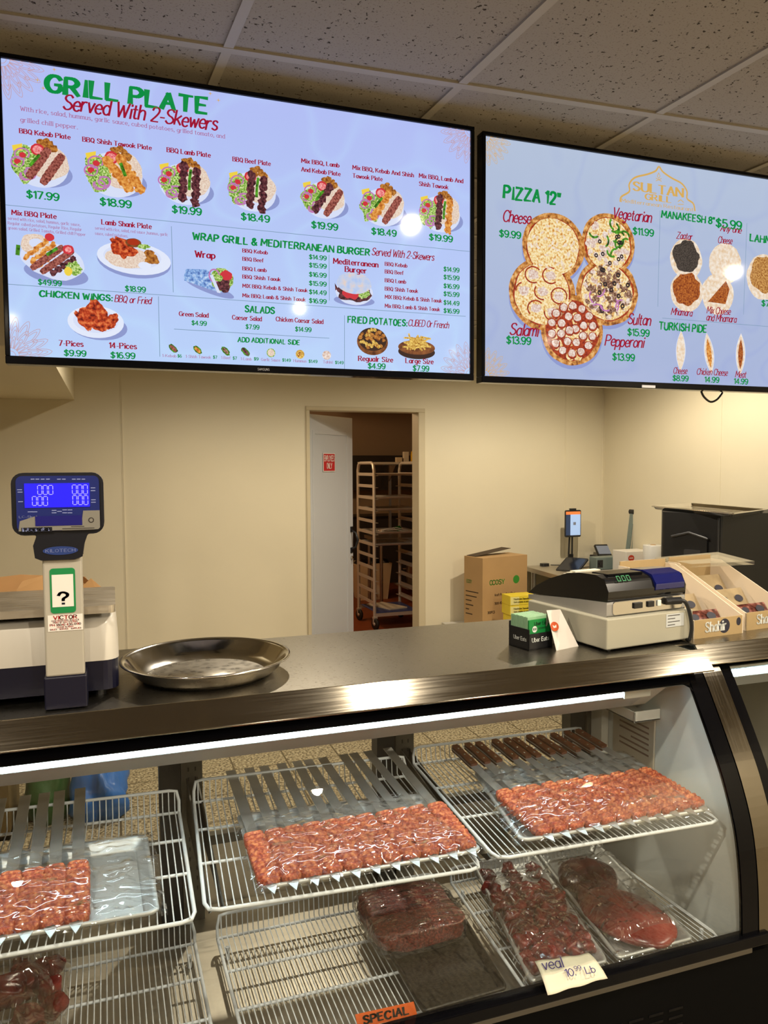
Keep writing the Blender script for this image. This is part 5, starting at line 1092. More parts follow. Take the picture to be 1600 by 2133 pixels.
for k in range(13):
    y = .0055+.0062*k; grp = 'gift cards in the black holder'; z0 = .006; lean = .0
    if k < 2:
        t = thing('gift_card', 'front green gift card with white lettering in the black holder' if k == 0 else 'x', 'gift card', HM(W_/2, y, .004), hr, grp)
        m = MB(); z1 = .088 if k == 0 else .096; m.box((.005, y, .0045), (W_-.004, y+.0045, z1), M=MH); build('card_sheet', m, 'card_green' if k == 0 else 'card_edge', t)
        if k == 0:
            m = MB(); text(m, 'Uber Eats', HM(.026, y-.0006, .071), XH, V((0, 0, 1)), .056, .010, 'sans', 0); build('card_lettering', m, 'print_green', t)
            m = MB(); c_ = HM(.027, y-.0004, .060); m.add([c_+XH*(.0095*cos(2*pi*j/24))+V((0, 0, .0095*sin(2*pi*j/24))) for j in range(24)], [tuple(range(24))]); text(m, '$30', HM(.020, y-.0008, .0575), XH, V((0, 0, 1)), .014, .006, 'sans', 1); [m.poly([HM(.042, y-.0006, z_), HM(.042+w_, y-.0006, z_), HM(.042+w_, y-.0006, z_+.0014), HM(.042, y-.0006, z_+.0014)], 1) for z_, w_ in ((.062, .034), (.0585, .028))]; build('price_roundel', m, ['print_white', 'print_green'], t)
        else: t['label'] = 'plain pale-edged gift card stacked behind the green front card'; cards = t
    else:
        c = copy_tree(cards); c.location = HM(W_/2, y, .004+.0006*(k % 3)); c['label'] = 'plain pale-edged gift card stacked behind the green front card'
# tent card with an orange emblem
mat('tent_white', rgb(232, 224, 214), .5); mat('emblem', rgb(200, 84, 36), .5)
t = thing('tent_card', 'folded white tent card with an orange emblem, between gift cards and cash drawer', 'sign', (1.26, 1.965, ZT))
A, B, Cc, D, E1, E2 = V((1.212, 1.925, ZT)), V((1.305, 1.952, ZT)), V((1.215, 1.99, ZT)), V((1.30, 2.03, ZT)), V((1.196, 1.955, 1.275)), V((1.262, 1.985, 1.268))
m = MB(); m.add([A, B, E2, E1, Cc, D], [(0, 1, 2, 3), (5, 4, 3, 2)]); o = build('card_sheet', m, 'tent_white', t); s_ = o.modifiers.new('s', 'SOLIDIFY'); s_.thickness = .001
m = MB(); u_ = (B-A).normalized(); w_ = (E1-A).normalized(); n_ = u_.cross(w_).normalized(); c_ = A*.42+E1*.58+u_*.016+n_*.0012
m.add([c_+u_*(.017*cos(2*pi*j/20))+w_*(.014*sin(2*pi*j/20)) for j in range(20)], [tuple(range(20))], 0); m.add([c_+n_*.0003+u_*x+w_*y for x, y in ((-.006, -.004), (.006, -.004), (.008, .005), (0, .001), (-.008, .005))], [(0, 1, 2, 3, 4)], 1); build('emblem_mark', m, ['emblem', 'tent_white'], t)

# cash drawer and the little register on it
mat('drawer_grey', rgb(170, 166, 148), .45, bmp=.05, bscale=300); mat('register_black', rgb(16, 16, 18), .16, coat=.3); mat('register_silver', rgb(158, 156, 152), .35, .3); mat('chrome_panel', (.7, .68, .66), .2, 1); mat('blue_cover', rgb(14, 22, 90), .06, coat=.5); mat('green_seg', rgb(20, 110, 60), .4, emit=.4); mat('label_grey', rgb(196, 200, 200), .5)
d0 = V((1.33, 1.848, ZT)); dr = math.atan2(.042, .342)
MD = Matrix.Translation(d0) @ Matrix.Rotation(dr, 4, 'Z')
# left side runs back along (1.265, 2.205)
t = thing('cash_box', 'beige metal cash drawer at the right end of the counter under the register', 'cash drawer', MD @ V((.17, .18, 0)), dr)
m = MB(); m.box((0, 0, .008), (.345, .37, .098), M=MD); build('drawer_case', m, 'drawer_grey', t, bevel=.004)
for x, y in ((.03, .03), (.31, .03), (.03, .34), (.31, .34)): m = MB(); m.cyl(MD @ V((x, y, 0)), MD @ V((x, y, .009)), .011, 12); build('foot', m, 'black_plastic', t)
m = MB(); m.box((.232, -.0012, .052), (.305, 0, .092), 0, M=MD)
for k in range(4): m.box((.238, -.0016, .086-.0095*k), (.238+(.05 if k % 2 == 0 else .03), -.0012, .088-.0095*k), 1, M=MD)
build('rating_label', m, ['label_grey', 'ink'], t)
r0 = MD @ V((.018, .022, .098)); rr0 = dr
MR = Matrix.Translation(r0) @ Matrix.Rotation(rr0, 4, 'Z')
t = thing('cash_register', 'black and silver printing register with a blue cover, sitting on the cash drawer', 'cash register', MR @ V((.15, .2, 0)), rr0)
RW = .315
prof = [(0, .0), (0, .05), (.012, .098), (.05, .116), (.13, .112), (.24, .086), (.34, .050), (.37, .030), (.37, 0)]   # along y, height
low = [(.0, .0), (.0, .044), (.12, .036), (.26, .024), (.37, .014), (.37, 0)]
m = MB(); m.prism([MR @ V((0, y, z)) for y, z in low], MR.to_3x3() @ V((RW, 0, 0))); build('lower_body', m, 'register_silver', t, bevel=.008, seg=3)
m = MB(); up_ = [(-.002, .045), (-.005, .075), (.012, .108), (.05, .119), (.12, .117), (.18, .108), (.26, .082), (.33, .050), (.374, .018), (.26, .025), (.12, .037)]
m.prism([MR @ V((.002, y, z)) for y, z in up_], MR.to_3x3() @ V((RW-.004, 0, 0))); build('upper_body', m, 'register_black', t, bevel=.012, seg=3)
m = MB(); cv = [(-.007, .066), (-.009, .086), (.010, .113), (.05, .123), (.10, .120), (.10, .112), (.012, .100), (.0, .066)]
m.prism([MR @ V((.185, y, z)) for y, z in cv], MR.to_3x3() @ V((.118, 0, 0))); build('printer_cover', m, 'blue_cover', t, bevel=.004)
m = MB(); m.box((.03, .03, .113), (.17, .10, .1205), M=MR); build('display_window', m, 'black_gloss', t, bevel=.003)
m = MB(); X_ = MR.to_3x3() @ V((1, 0, 0)); N_ = MR.to_3x3() @ V((0, -.6, .8))
for k in range(3):
    for (ax, az, bx, bz) in ((0, 0, 1, 0), (0, 1, 1, 1), (0, 0, 0, 1), (1, 0, 1, 1)):
        o_ = MR @ V((.045+.019*k, .004, .1005)); Y_ = MR.to_3x3() @ V((0, .62, .79)); w_, h_, q = .011, .016, .0013
        m.poly([o_+X_*(ax*w_-q)+Y_*(az*h_-q), o_+X_*(bx*w_+q)+Y_*(az*h_-q), o_+X_*(bx*w_+q)+Y_*(bz*h_+q), o_+X_*(ax*w_-q)+Y_*(bz*h_+q)])
o = build('display_digits', m, 'green_seg', t)
for v_ in o.data.vertices: v_.co += REST[t.name].inverted().to_3x3() @ (N_*.004)
m = MB(); m.prism([MR @ V((x, -.0025, z)) for x, z in rrect(.022, .005, .300, .043, .010)], MR.to_3x3() @ V((0, .004, 0))); build('port_panel', m, 'chrome_panel', t)
for x, w in ((.10, .034), (.155, .026), (.195, .014)): m = MB(); m.box((x, -.008, .018), (x+w, -.0025, .036), M=MR); build('port', m, 'black_plastic' if w > .02 else 'print_white', t, bevel=.002)
m = MB(); m.tube([MR @ V(p) for p in smooth_path([(.225, -.012, .030), (.262, -.022, .032), (.285, -.03, .026), (.298, -.036, -.01), (.302, -.04, -.05), (.300, -.036, -.085), (.306, -.02, -.0925)], 5)], .006, 10); m.tube([MR @ V((.228, -.006, .030)), MR @ V((.272, -.024, .032))], .011, 10); build('power_cable', m, 'black_plastic', t)
m = MB()
for k in range(5): m.box((.06+.004*k, .29-.016*k, .064+.006*k+.012), (.10+.02*k, .30-.012*k, .067+.006*k+.012), M=MR)
build('paper_slips', m, 'paper', t)

# snack display boxes
mat('box_gold', rgb(178, 152, 108), .55, var=.04, scale=20); mat('box_inner', rgb(228, 212, 188), .7); mat('box_dark', rgb(34, 34, 52), .5); mat_meat('jerky', rgb(66, 28, 24), rgb(108, 56, 48), rgb(158, 112, 102), 60, .3, .3); mat('pouch', rgb(172, 152, 118), .35, var=.2, scale=18); mat_clear('acrylic', (.93, .92, .90), .06, 1.49)
def snack_box(label, o0, rz, n):
    Mx = Matrix.Translation(V(o0)) @ Matrix.Rotation(rz, 4, 'Z')
    t = thing('snack_box', label, 'box', Mx @ V((.11, .12, 0)), rz, 'printed snack boxes')
    W_, D_, HF, HB = .215, .34, .058, .19
    m = MB(); m.box((0, 0, 0), (W_, .004, HF), M=Mx); build('front_panel', m, 'box_gold', t)
    for x, nm in ((0, 'side_panel'), (W_-.004, 'side_panel')):
        m = MB(); P = [(0, 0), (D_, 0), (D_, HB), (D_-.05, HB), (.012, HF+.004), (0, HF)]
        m.prism([Mx @ V((x, y, z)) for y, z in P], Mx.to_3x3() @ V((.004, 0, 0))); build(nm, m, 'box_inner', t)
    m = MB(); m.box((.004, D_-.004, 0), (W_-.004, D_, HB+.015), M=Mx); m.box((.004, .004, .0), (W_-.004, D_-.004, .004), M=Mx); build('back_panel', m, 'box_gold', t)
    m = MB(); X_ = Mx.to_3x3() @ V((1, 0, 0)); c_ = Mx @ V((.132, -.0006, .031)); m.add([c_+X_*(.023*cos(2*pi*j/28))+V((0, 0, .023*sin(2*pi*j/28))) for j in range(28)], [tuple(range(28))]); build('brand_roundel', m, 'box_dark', t); m = MB(); c_ = Mx @ V((.194, -.0006, .040)); m.add([c_+X_*(.010*cos(2*pi*j/20))+V((0, 0, .013*sin(2*pi*j/20))) for j in range(20)], [tuple(range(20))]); build('brand_seal', m, 'box_dark', t)
    m = MB(); text(m, 'Shahir', Mx @ V((.050, -.0014, .018)), X_, V((0, 0, 1)), .088, .030, 'serif'); build('brand_lettering', m, 'print_white', t)
    return Mx
BX = [((1.688, 1.905, ZT), math.atan2(.02, .235), 0), ((1.935, 1.945, ZT), .10, 1)]
for (o0, rz, k), lab in zip(BX, ('gold printed snack box next to the cash drawer, its side flaps open', 'gold printed snack box at the right edge of the picture, partly cut off')):
    Mx = snack_box(lab, o0, rz, k)
    for j in range(3):
        y0 = .05+.07*j; Mp = Mx @ Matrix.Translation((.015, y0, .008)) @ Matrix.Rotation(-.62, 4, 'X')
        t = thing('jerky_pouch', 'clear-front pouch of dried meat, %s in the %s snack box' % (('nearest the front', 'in the middle', 'at the back')[j], ('left', 'right')[k]), 'snack pouch', Mp @ V((.09, 0, 0)), rz, 'dried meat pouches')
        hgt = .07+.045*j
        m = MB()
        def fn(u, v): return Mp @ V((.18*u, .012*sin(pi*u)*sin(pi*min(1, v*1.02)), hgt*v))
        m.grid(fn, 10, 10, 0, True)
        def fn2(u, v): return Mp @ V((.18*u, -.012*sin(pi*u)*sin(pi*min(1, v*1.02))-.0005, hgt*v))
        m.grid(fn2, 10, 10, 0, True); build('pouch_body', m, 'pouch' if j else 'jerky', t)
        m = MB(); X_ = Mp.to_3x3() @ V((1, 0, 0)); Z_ = Mp.to_3x3() @ V((0, 0, 1)); N_ = Mp.to_3x3() @ V((0, -1, 0))
        for cx, rr_ in ((.06, .016), (.13, .019)): m = MB(); c_ = Mp @ V((cx, 0, hgt*.62))+N_*.0135; m.add([c_+X_*(rr_*cos(2*pi*q/20))+Z_*(rr_*.7*sin(2*pi*q/20)) for q in range(20)], [tuple(range(20))]); build('pouch_mark', m, 'box_dark', t)
# acrylic lid resting across the boxes
q = [at_z(a, b, 1.345) for a, b in ((1440, 1182), (1572, 1176), (1495, 1156), (1364, 1168))]
m = MB(); m.prism(q, (0, 0, .012)); o = build('acrylic_lid', m, 'acrylic'); tag(o, 'clear acrylic lid lying flat across the tops of the gold snack boxes', 'lid'); recenter(o)
# ------------------------------------------------------------------ back corner behind the counter
mat('carton', rgb(184, 148, 100), .75, var=.05, scale=5); mat('carton_dark', rgb(70, 54, 36), .8); mat('print_green2', rgb(60, 140, 50), .5); mat('print_brown', rgb(60, 42, 26), .6)
mat('yellow_box', rgb(236, 212, 60), .5); mat('yellow_print', rgb(90, 80, 20), .6); mat('pale_yellow', rgb(240, 230, 150), .5)
mat('bag_black', rgb(20, 20, 22), .5, bmp=.2, bscale=40); mat('bag_trim', rgb(58, 58, 60), .4); mat('teal_grey', rgb(120, 134, 128), .4); mat('box_white', rgb(232, 226, 214), .6); mat('box_red', rgb(200, 66, 40), .5)
mat('roll_clear', rgb(226, 224, 216), .3); mat('screen_dark', rgb(30, 34, 44), .15); mat('screen_blue', rgb(150, 176, 214), .3, emit=.8); mat('screen_navy', rgb(40, 56, 84), .3, emit=.6); mat('screen_orange', rgb(226, 120, 60), .3, emit=.7); mat('screen_grey', rgb(120, 126, 138), .3, emit=.3)
mat('sack_blue', rgb(50, 110, 190), .3); mat('sack_green', rgb(40, 80, 30), .5); mat('bench_white', rgb(200, 196, 186), .5)
TZ = .87
t = thing('work_table', 'long stainless work table along the right wall carrying tablets and boxes', 'table', (3.55, 4.6, 0))
m = MB(); m.prism([(3.06, 3.45, TZ-.035), (3.94, 3.45, TZ-.035), (3.94, 5.585, TZ-.035), (3.20, 5.585, TZ-.035)], (0, 0, .035)); build('table_top', m, 'steel_pan', t, bevel=.003)
for x, y in ((3.12, 3.52), (3.90, 3.52), (3.24, 5.5), (3.90, 5.5)): m = MB(); m.cyl((x, y, 0), (x, y, TZ-.035), .02, 12); build('leg', m, 'aluminium', t)
m = MB(); m.box((3.22, 3.6, .22), (3.90, 5.5, .25)); build('under_shelf', m, 'steel_pan', t)
t = thing('low_bench', 'low pale bench against the back wall under the brown carton and glove boxes', 'bench', (2.8, 5.25, 0))
m = MB(); m.box((2.45, 4.95, .42), (3.15, 5.57, .455)); build('bench_top', m, 'bench_white', t)
for x, y in ((2.5, 5.0), (3.1, 5.0), (2.5, 5.52), (3.1, 5.52)): m = MB(); m.box((x-.02, y-.02, 0), (x+.02, y+.02, .42)); build('leg', m, 'bench_white', t)
# carton
a, b, c = V((2.578, 5.425, .455)), V((2.632, 5.215, .455)), V((3.07, 5.31, .455)); d = a+c-b; H_ = V((0, 0, .545))
t = thing('cardboard_box', 'tall brown cardboard carton with green printed name, one top flap raised', 'box', (a+c)/2)
m = MB(); m.prism([a, b, c, d], H_); build('box_body', m, 'carton', t)
m = MB(); m.prism([a+H_+V((.02, 0, .002)), a+H_+V((.02, 0, .004)), d+H_+V((-.06, .0, .045)), d+H_+V((-.06, .0, .043))], (b-a)*.5); build('box_flap', m, 'carton_dark', t)
u_, v_ = (c-b).normalized(), (b-a).normalized(); nf = u_.cross(V((0, 0, 1))); nl = v_.cross(V((0, 0, 1))); Zv = V((0, 0, 1))
m = MB(); text(m, 'COSY', b+u_*.095+Zv*.335+nf*.001, u_, Zv, .12, .036, 'sans'); text(m, 'C', b+u_*.07+Zv*.335+nf*.001, u_, Zv, .022, .036, 'sans'); text(m, 'ECOSY', a+v_*.03+Zv*.34+nl*.001, v_, Zv, .06, .025, 'sans')
cc_ = b+u_*.335+Zv*.36+nf*.001; m.add([cc_+u_*(.032*cos(2*pi*k/24))+Zv*(.032*sin(2*pi*k/24)) for k in range(24)], [tuple(range(24))]); build('box_name', m, 'print_green2', t)
m = MB()
for s_, x, z, w, h in (('Kraft Paper Salad Bowl', .12, .245, .20, .018), ('500-1000ml', .12, .18, .12, .018), ('300PCS', .05, .115, .07, .018)): text(m, s_, b+u_*x+Zv*z+nf*.001, u_, Zv, w, h, 'sans')
for k, w_ in enumerate((.15, .13, .07, .09, .04, .08)):
    q_ = a+v_*.02+Zv*(.27-.035*k)+nl*.001; m.poly([q_, q_+v_*w_, q_+v_*w_+Zv*.008, q_+Zv*.008])
build('box_print', m, 'print_brown', t)
for k in range(4):
    z = .455+.072*k; t = thing('glove_box', 'yellow glove box, %s of the stack in front of the brown carton' % ('bottom', 'second from the bottom', 'second from the top', 'topmost')[k], 'box', (2.87, 5.06, z), group='stacked glove boxes')
    x0 = 2.742+(.012 if k == 1 else 0); m = MB(); m.box((x0, 4.985, z), (x0+.215, 5.115, z+.070)); build('box_body', m, 'yellow_box', t, bevel=.002)
    m = MB(); m.box((x0+.004, 4.9842, z+.004), (x0+.075, 4.985, z+.062), 1); text(m, 'Polyethylene Disposable Gloves', (x0+.03, 4.9835, z+.040), V((1, 0, 0)), Zv, .17, .012, 'sans', 0); text(m, 'Gants jetables en polyethylene', (x0+.03, 4.9835, z+.018), V((1, 0, 0)), Zv, .165, .012, 'sans', 0); build('box_print', m, ['yellow_print', 'pale_yellow'], t)
# phone on its stand
PY = 5.42
a, b = at_y(1178, 1063, PY), at_y(1210, 1118, PY); cxp = (a.x+b.x)/2
t = thing('phone', 'upright phone with a lit orange and blue screen, held by a slim black stand', 'phone', (cxp, PY, b.z))
m = MB(); m.prism([(x, PY, z) for x, z in rrect(a.x, b.z, b.x, a.z, .012)], (0, .012, 0)); build('phone_body', m, 'black_plastic', t)
m = MB(); m.box((a.x+.006, PY-.001, b.z+.015), (a.x+.048, PY, a.z-.036), 1); m.box((a.x+.048, PY-.001, b.z+.015), (b.x-.006, PY, a.z-.036), 0); m.box((a.x+.006, PY-.001, a.z-.036), (b.x-.006, PY, a.z-.012), 2); m.box((a.x+.075, PY-.0015, (a.z+b.z)/2-.012), (a.x+.10, PY-.001, (a.z+b.z)/2+.012), 3); build('phone_screen', m, ['screen_blue', 'screen_navy', 'screen_orange', 'screen_grey'], t)
t = thing('phone_stand', 'slim black stand rising from the work table and holding the lit phone', 'stand', (cxp, PY+.03, TZ))
m = MB(); m.box((cxp-.06, PY-.03, TZ), (cxp+.06, PY+.09, TZ+.012)); build('stand_base', m, 'black_plastic', t, bevel=.003)
m = MB(); m.tube([(cxp-.018, PY+.04, TZ+.01), (cxp-.012, PY+.03, b.z+.05)], .007); m.tube([(cxp+.018, PY+.04, TZ+.01), (cxp+.012, PY+.03, b.z+.05)], .007); m.box((cxp-.02, PY+.024, TZ+.06), (cxp+.02, PY+.04, TZ+.10)); build('stand_post', m, 'black_plastic', t)
m = MB(); m.box((cxp-.03, PY+.013, b.z+.03), (cxp+.03, PY+.026, a.z-.03)); m.box((cxp-.028, PY-.004, a.z), (cxp+.028, PY+.02, a.z+.014)); build('phone_clamp', m, 'black_plastic', t, bevel=.003)
# tablets
def tablet(label, bl, br, top, scr, base):
    bl, br = V(bl), V(br); u = (br-bl).normalized(); up_ = V(top)-bl; up_ = up_-u*up_.dot(u); h = up_.length; w_ = up_.normalized(); n_ = u.cross(w_); W_ = (br-bl).length
    t = thing('tablet', label, 'tablet', (bl+br)/2)
    m = MB(); m.prism([bl+u*x+w_*y for x, y in rrect(0, 0, W_, h, .012)], n_*-.012); build('tablet_body', m, 'black_plastic', t)
    m = MB(); m.prism([bl+u*x+w_*y+n_*.0008 for x, y in rrect(.012, .014, W_-.012, h-.014, .003)], n_*-.001); build('tablet_screen', m, scr, t)
    m = MB(); q = bl+u*(W_*.3); m.prism([q+w_*.02-n_*.012, q+w_*(h*.7)-n_*.012, V((q.x, q.y, base))-n_*.11], u*(W_*.4)); build('tablet_stand', m, 'black_plastic', t)
    return t
tablet('dark tablet propped on the work table near its front left corner', at_z(1157, 1187, TZ+.006), at_z(1204, 1191, TZ+.006), at_y(1165, 1159, 5.42), 'screen_dark', TZ)
q = at_y(1247, 1157, 5.46), at_y(1302, 1156, 5.46), at_y(1254, 1134, 5.53)
tablet('tablet with a pale screen propped behind the teal heat sealer', q[0], q[1], q[2], 'screen_grey', TZ)
m = MB(); bx0, bx1 = at_y(1247, 1157, 5.46).x, at_y(1302, 1157, 5.46).x; zt_ = at_y(1247, 1157, 5.46).z; m.box((bx0-.02, 5.44, TZ), (min(bx1+.02, 3.95), 5.56, zt_-.002)); o = build('tablet_riser', m, 'black_plastic', bevel=.004); tag(o, 'black block lifting the tablet with the pale screen, behind the heat sealer', 'stand'); recenter(o)
p = at_z(1127, 1179, TZ); t = thing('card_reader', 'small round-cornered black card reader lying alone at the left end of the work table', 'card reader', (3.36, 5.53, TZ))
m = MB(); m.prism([(x, y, TZ) for x, y in rrect(3.325, 5.50, 3.395, 5.56, .02)], (0, 0, .022)); build('reader_body', m, 'black_plastic', t, bevel=.006)
m = MB(); m.tube(smooth_path([(3.40, 5.50, TZ+.01), (3.55, 5.42, TZ+.006), (3.50, 5.30, TZ+.006), (3.62, 5.28, TZ+.01)], 5), .004, 6); build('reader_cable', m, 'black_plastic', t)
# heat sealer
t = thing('heat_sealer', 'teal-grey impulse heat sealer with its long arm standing up', 'heat sealer', (3.72, 5.22, TZ))
m = MB(); m.box((3.60, 5.15, TZ), (3.92, 5.25, TZ+.10)); build('sealer_base', m, 'teal_grey', t, bevel=.005)
m = MB(); m.box((3.61, 5.1485, TZ+.02), (3.66, 5.15, TZ+.08)); m.cyl((3.635, 5.15, TZ+.05), (3.635, 5.142, TZ+.05), .012, 14); build('sealer_panel', m, 'black_plastic', t)
a, b = at_y(1314, 1140, 5.2), at_y(1321, 1066, 5.2)
m = MB(); m.prism([(a.x-.035, 5.19, a.z-.05), (a.x+.03, 5.19, a.z-.05), (b.x+.035, 5.19, b.z), (b.x-.02, 5.19, b.z)], (0, .035, 0)); build('sealer_arm', m, 'teal_grey', t, bevel=.004)
m = MB(); m.prism([(a.x-.018, 5.186, a.z-.04), (a.x-.006, 5.186, a.z-.04), (b.x+.004, 5.186, b.z-.01), (b.x-.008, 5.186, b.z-.01)], (0, .004, 0)); m.box((a.x-.04, 5.19, TZ+.09), (a.x+.03, 5.23, a.z-.03)); build('sealing_strip', m, 'chrome', t)
m = MB(); m.cyl((b.x+.03, 5.18, b.z-.004), (b.x+.03, 5.235, b.z-.004), .028, 18); m.cyl((b.x-.004, 5.18, b.z+.0), (b.x-.004, 5.235, b.z), .024, 18); build('sealer_knob', m, 'black_plastic', t)
# cling-film box and clear roll
t = thing('film_box', 'white and red cling-film carton on the work table beside the clear roll', 'box', (3.80, 5.0, TZ))
m = MB(); m.box((3.715, 4.93, TZ), (3.945, 5.10, TZ+.165)); build('box_body', m, 'box_white', t, bevel=.003)
m = MB(); m.box((3.715, 4.928, TZ), (3.945, 4.93, TZ+.028), 0); c_ = V((3.76, 4.928, TZ+.115)); m.add([c_+V((.028*cos(2*pi*k/20), 0, .024*sin(2*pi*k/20))) for k in range(20)], [tuple(range(20))], 0); m.box((3.742, 4.9275, TZ+.112), (3.778, 4.9279, TZ+.118), 1); m.box((3.80, 4.9275, TZ+.088), (3.86, 4.928, TZ+.096), 0); m.box((3.735, 4.9275, TZ+.010), (3.85, 4.9279, TZ+.018), 1)
build('box_print', m, ['box_red', 'box_white'], t)
t = thing('film_roll', 'upright roll of clear plastic film beside the red and white carton', 'roll', (3.86, 4.80, TZ))
m = MB(); m.lathe([(.022, 0), (.072, 0), (.074, .004), (.074, .222), (.072, .226), (.022, .226)], (3.86, 4.80, TZ), 28); build('film_winding', m, 'roll_clear', t)
m = MB(); m.lathe([(.022, .0), (.022, .228), (.017, .228), (.017, .0)], (3.86, 4.80, TZ), 20); build('roll_core', m, 'carton', t)
# delivery bag with pan on it
ZB = 1.415
pa, pb, pc = [at_z(a, b, ZB) for a, b in ((1380, 1066), (1502, 1072), (1600, 1068))]
t = thing('delivery_bag', 'big black insulated delivery bag standing on the work table with a pan on top', 'bag', (3.6, 4.0, TZ))
pc = V((3.95, pb.y+.02, ZB)); base = [V((q.x, q.y, TZ)) for q in (pa, pb, pc, V((3.95, pa.y+.25, 0)), V((pa.x+.2, pa.y+.25, 0)))]
m = MB(); m.prism(base, (0, 0, ZB-TZ)); build('bag_body', m, 'bag_black', t, bevel=.015)
m = MB(); u = V((pb.x-pa.x, pb.y-pa.y, 0)); W_ = u.length; u.normalize(); n_ = u.cross(Zv); o_ = V((pa.x, pa.y, TZ))
m.prism([o_+u*x+Zv*z+n_*.001 for x, z in rrect(W_*.22, .10, W_*.80, .42, .02)], n_*.012); build('front_pocket', m, 'bag_black', t, bevel=.004)
m = MB(); m.prism([o_+u*x+Zv*z+n_*.013 for x, z in rrect(W_*.42, .18, W_*.70, .33, .008)], n_*.004); build('window_pocket', m, 'bag_trim', t)
m = MB(); m.tube([o_+u*(W_*k)+Zv*z+n_*.016 for k, z in ((.2, .40), (.5, .43), (.82, .40))], .008); m.tube([o_+u*(W_*.97)+Zv*.02+n_*.003, o_+u*(W_*.97)+Zv*(ZB-TZ-.02)+n_*.003], .006); build('bag_piping', m, 'bag_trim', t)
m = MB(); q_ = o_+u*(W_*.50)+Zv*.145+n_*.016; m.poly([q_, q_+u*.05+Zv*.07, q_+u*.012+Zv*.07]); m.poly([q_+u*.04, q_+u*.07+Zv*.05, q_+u*.08]); build('bag_mark', m, 'print_white', t)
pz = ZB+.012
q = [at_z(a, b, pz+.012) for a, b in ((1354, 1053), (1440, 1047), (1600, 1060), (1528, 1069))]
q[1].x = min(q[1].x, 3.95); q[2].x = min(q[2].x, 3.95)
tray('sheet_pan', 'large shallow aluminium pan lying upside up on top of the black delivery bag', [q[0], q[1], q[2], q[3]], .024, 'polished', cat='tray')
# sacks on the floor seen through the case
t = thing('plastic_sack', 'blue plastic sack on the floor behind the case, seen through its glass at left', 'bag', (-.12, 3.9, 0))
m = MB(); m.blob((-.10, 3.92, .11), (.13, .13, .19), 5, .3, 2.4, 16, flat=.11); build('sack_body', m, 'sack_blue', t)
t = thing('produce_sack', 'green sack on the floor beside the blue plastic sack, seen through the case', 'bag', (-.32, 3.95, 0))
m = MB(); m.blob((-.33, 3.98, .13), (.10, .12, .22), 9, .22, 2., 14, flat=.13); build('sack_body', m, 'sack_green', t)
mat('crate_brown', rgb(96, 76, 36), .7)
t = thing('storage_crate', 'olive brown crate on the floor behind the case, left of the green sack', 'crate', (-.75, 4.0, 0))
m = MB(); m.box((-1.05, 3.8, 0), (-.48, 4.2, .02)); 
for a, b in (((-1.05, 3.8, 0), (-.48, 3.82, .30)), ((-1.05, 4.18, 0), (-.48, 4.2, .30)), ((-1.05, 3.82, 0), (-1.03, 4.18, .30)), ((-.50, 3.82, 0), (-.48, 4.18, .30))): m.box(a, b)
build('crate_body', m, 'crate_brown', t)

# ------------------------------------------------------------------ kitchen seen through the doorway
mat('rack_metal', (.66, .62, .55), .4, .45); mat('rubber', rgb(30, 28, 26), .6); mat('board_white', rgb(226, 214, 190), .5); mat('board_blue', rgb(70, 80, 130), .4); mat('bin_white', rgb(226, 206, 172), .5); mat('bottle_yellow', rgb(226, 180, 40), .4); mat('dark_metal', rgb(46, 40, 36), .4, .5); mat('pot_steel', (.45, .42, .38), .3, 1); mat('leaf_green', rgb(40, 110, 30), .5); mat('pipe_red', rgb(150, 70, 36), .5); mat('cupboard', rgb(52, 46, 40), .5)
rk_ = thing('bakery_rack', 'tall wheeled aluminium tray rack standing in the kitchen doorway', 'rack', (2.79, 7.79, 0))
RX, RY, RH = (2.545, 3.03), (7.515, 8.06), 1.735
for x in RX:
    m = MB(); P = [(x, RY[0], .12), (x, RY[0], RH-.08), (x, RY[0]+.025, RH-.02), (x, RY[0]+.08, RH), (x, RY[1]-.08, RH), (x, RY[1]-.025, RH-.02), (x, RY[1], RH-.08), (x, RY[1], .12)]; m.tube(P, .017, 10); build('side_frame', m, 'rack_metal', rk_)
    for k in range(12):
        z = 1.60-.122*k; sgn = 1 if x == RX[0] else -1
        m = MB(); m.box((x-.004, RY[0], z), (x+.004, RY[1], z+.032)); m.box((min(x, x+.035*sgn), RY[0]-.03, z), (max(x, x+.035*sgn), RY[1]+.03, z+.004)); build('runner', m, 'rack_metal', rk_)
for y in RY:
    m = MB(); m.box((RX[0], y-.015, .135), (RX[1], y+.015, .17)); build('base_rail', m, 'rack_metal', rk_)
    m = MB(); m.box((RX[0], y-.012, RH-.012), (RX[1], y+.012, RH+.012)) if y == RY[1] else m.box((RX[0], y-.006, RH-.5), (RX[0]+.001, y, RH-.499)); build('top_rail', m, 'rack_metal', rk_)
for x in RX:
    for y in RY:
        m = MB(); m.lathe([(.018, -.014), (.056, -.014), (.062, -.008), (.062, .008), (.056, .014), (.018, .014)], (x, y-.02, .063), 20, axis=(1, .25, 0)); cs = build('caster', m, 'rubber', rk_)
        m = MB(); m.box((x-.022, y-.03, .06), (x-.017, y, .12)); m.box((x+.017, y-.03, .06), (x+.022, y, .12)); m.box((x-.022, y-.03, .115), (x+.022, y+.015, .135)); m.lathe([(0, -.018), (.018, -.018), (.018, .018), (0, .018)], (x, y-.02, .063), 12, axis=(1, .25, 0)); build('caster_fork', m, 'rack_metal', cs)
def level(k): return 1.60-.122*k+.004
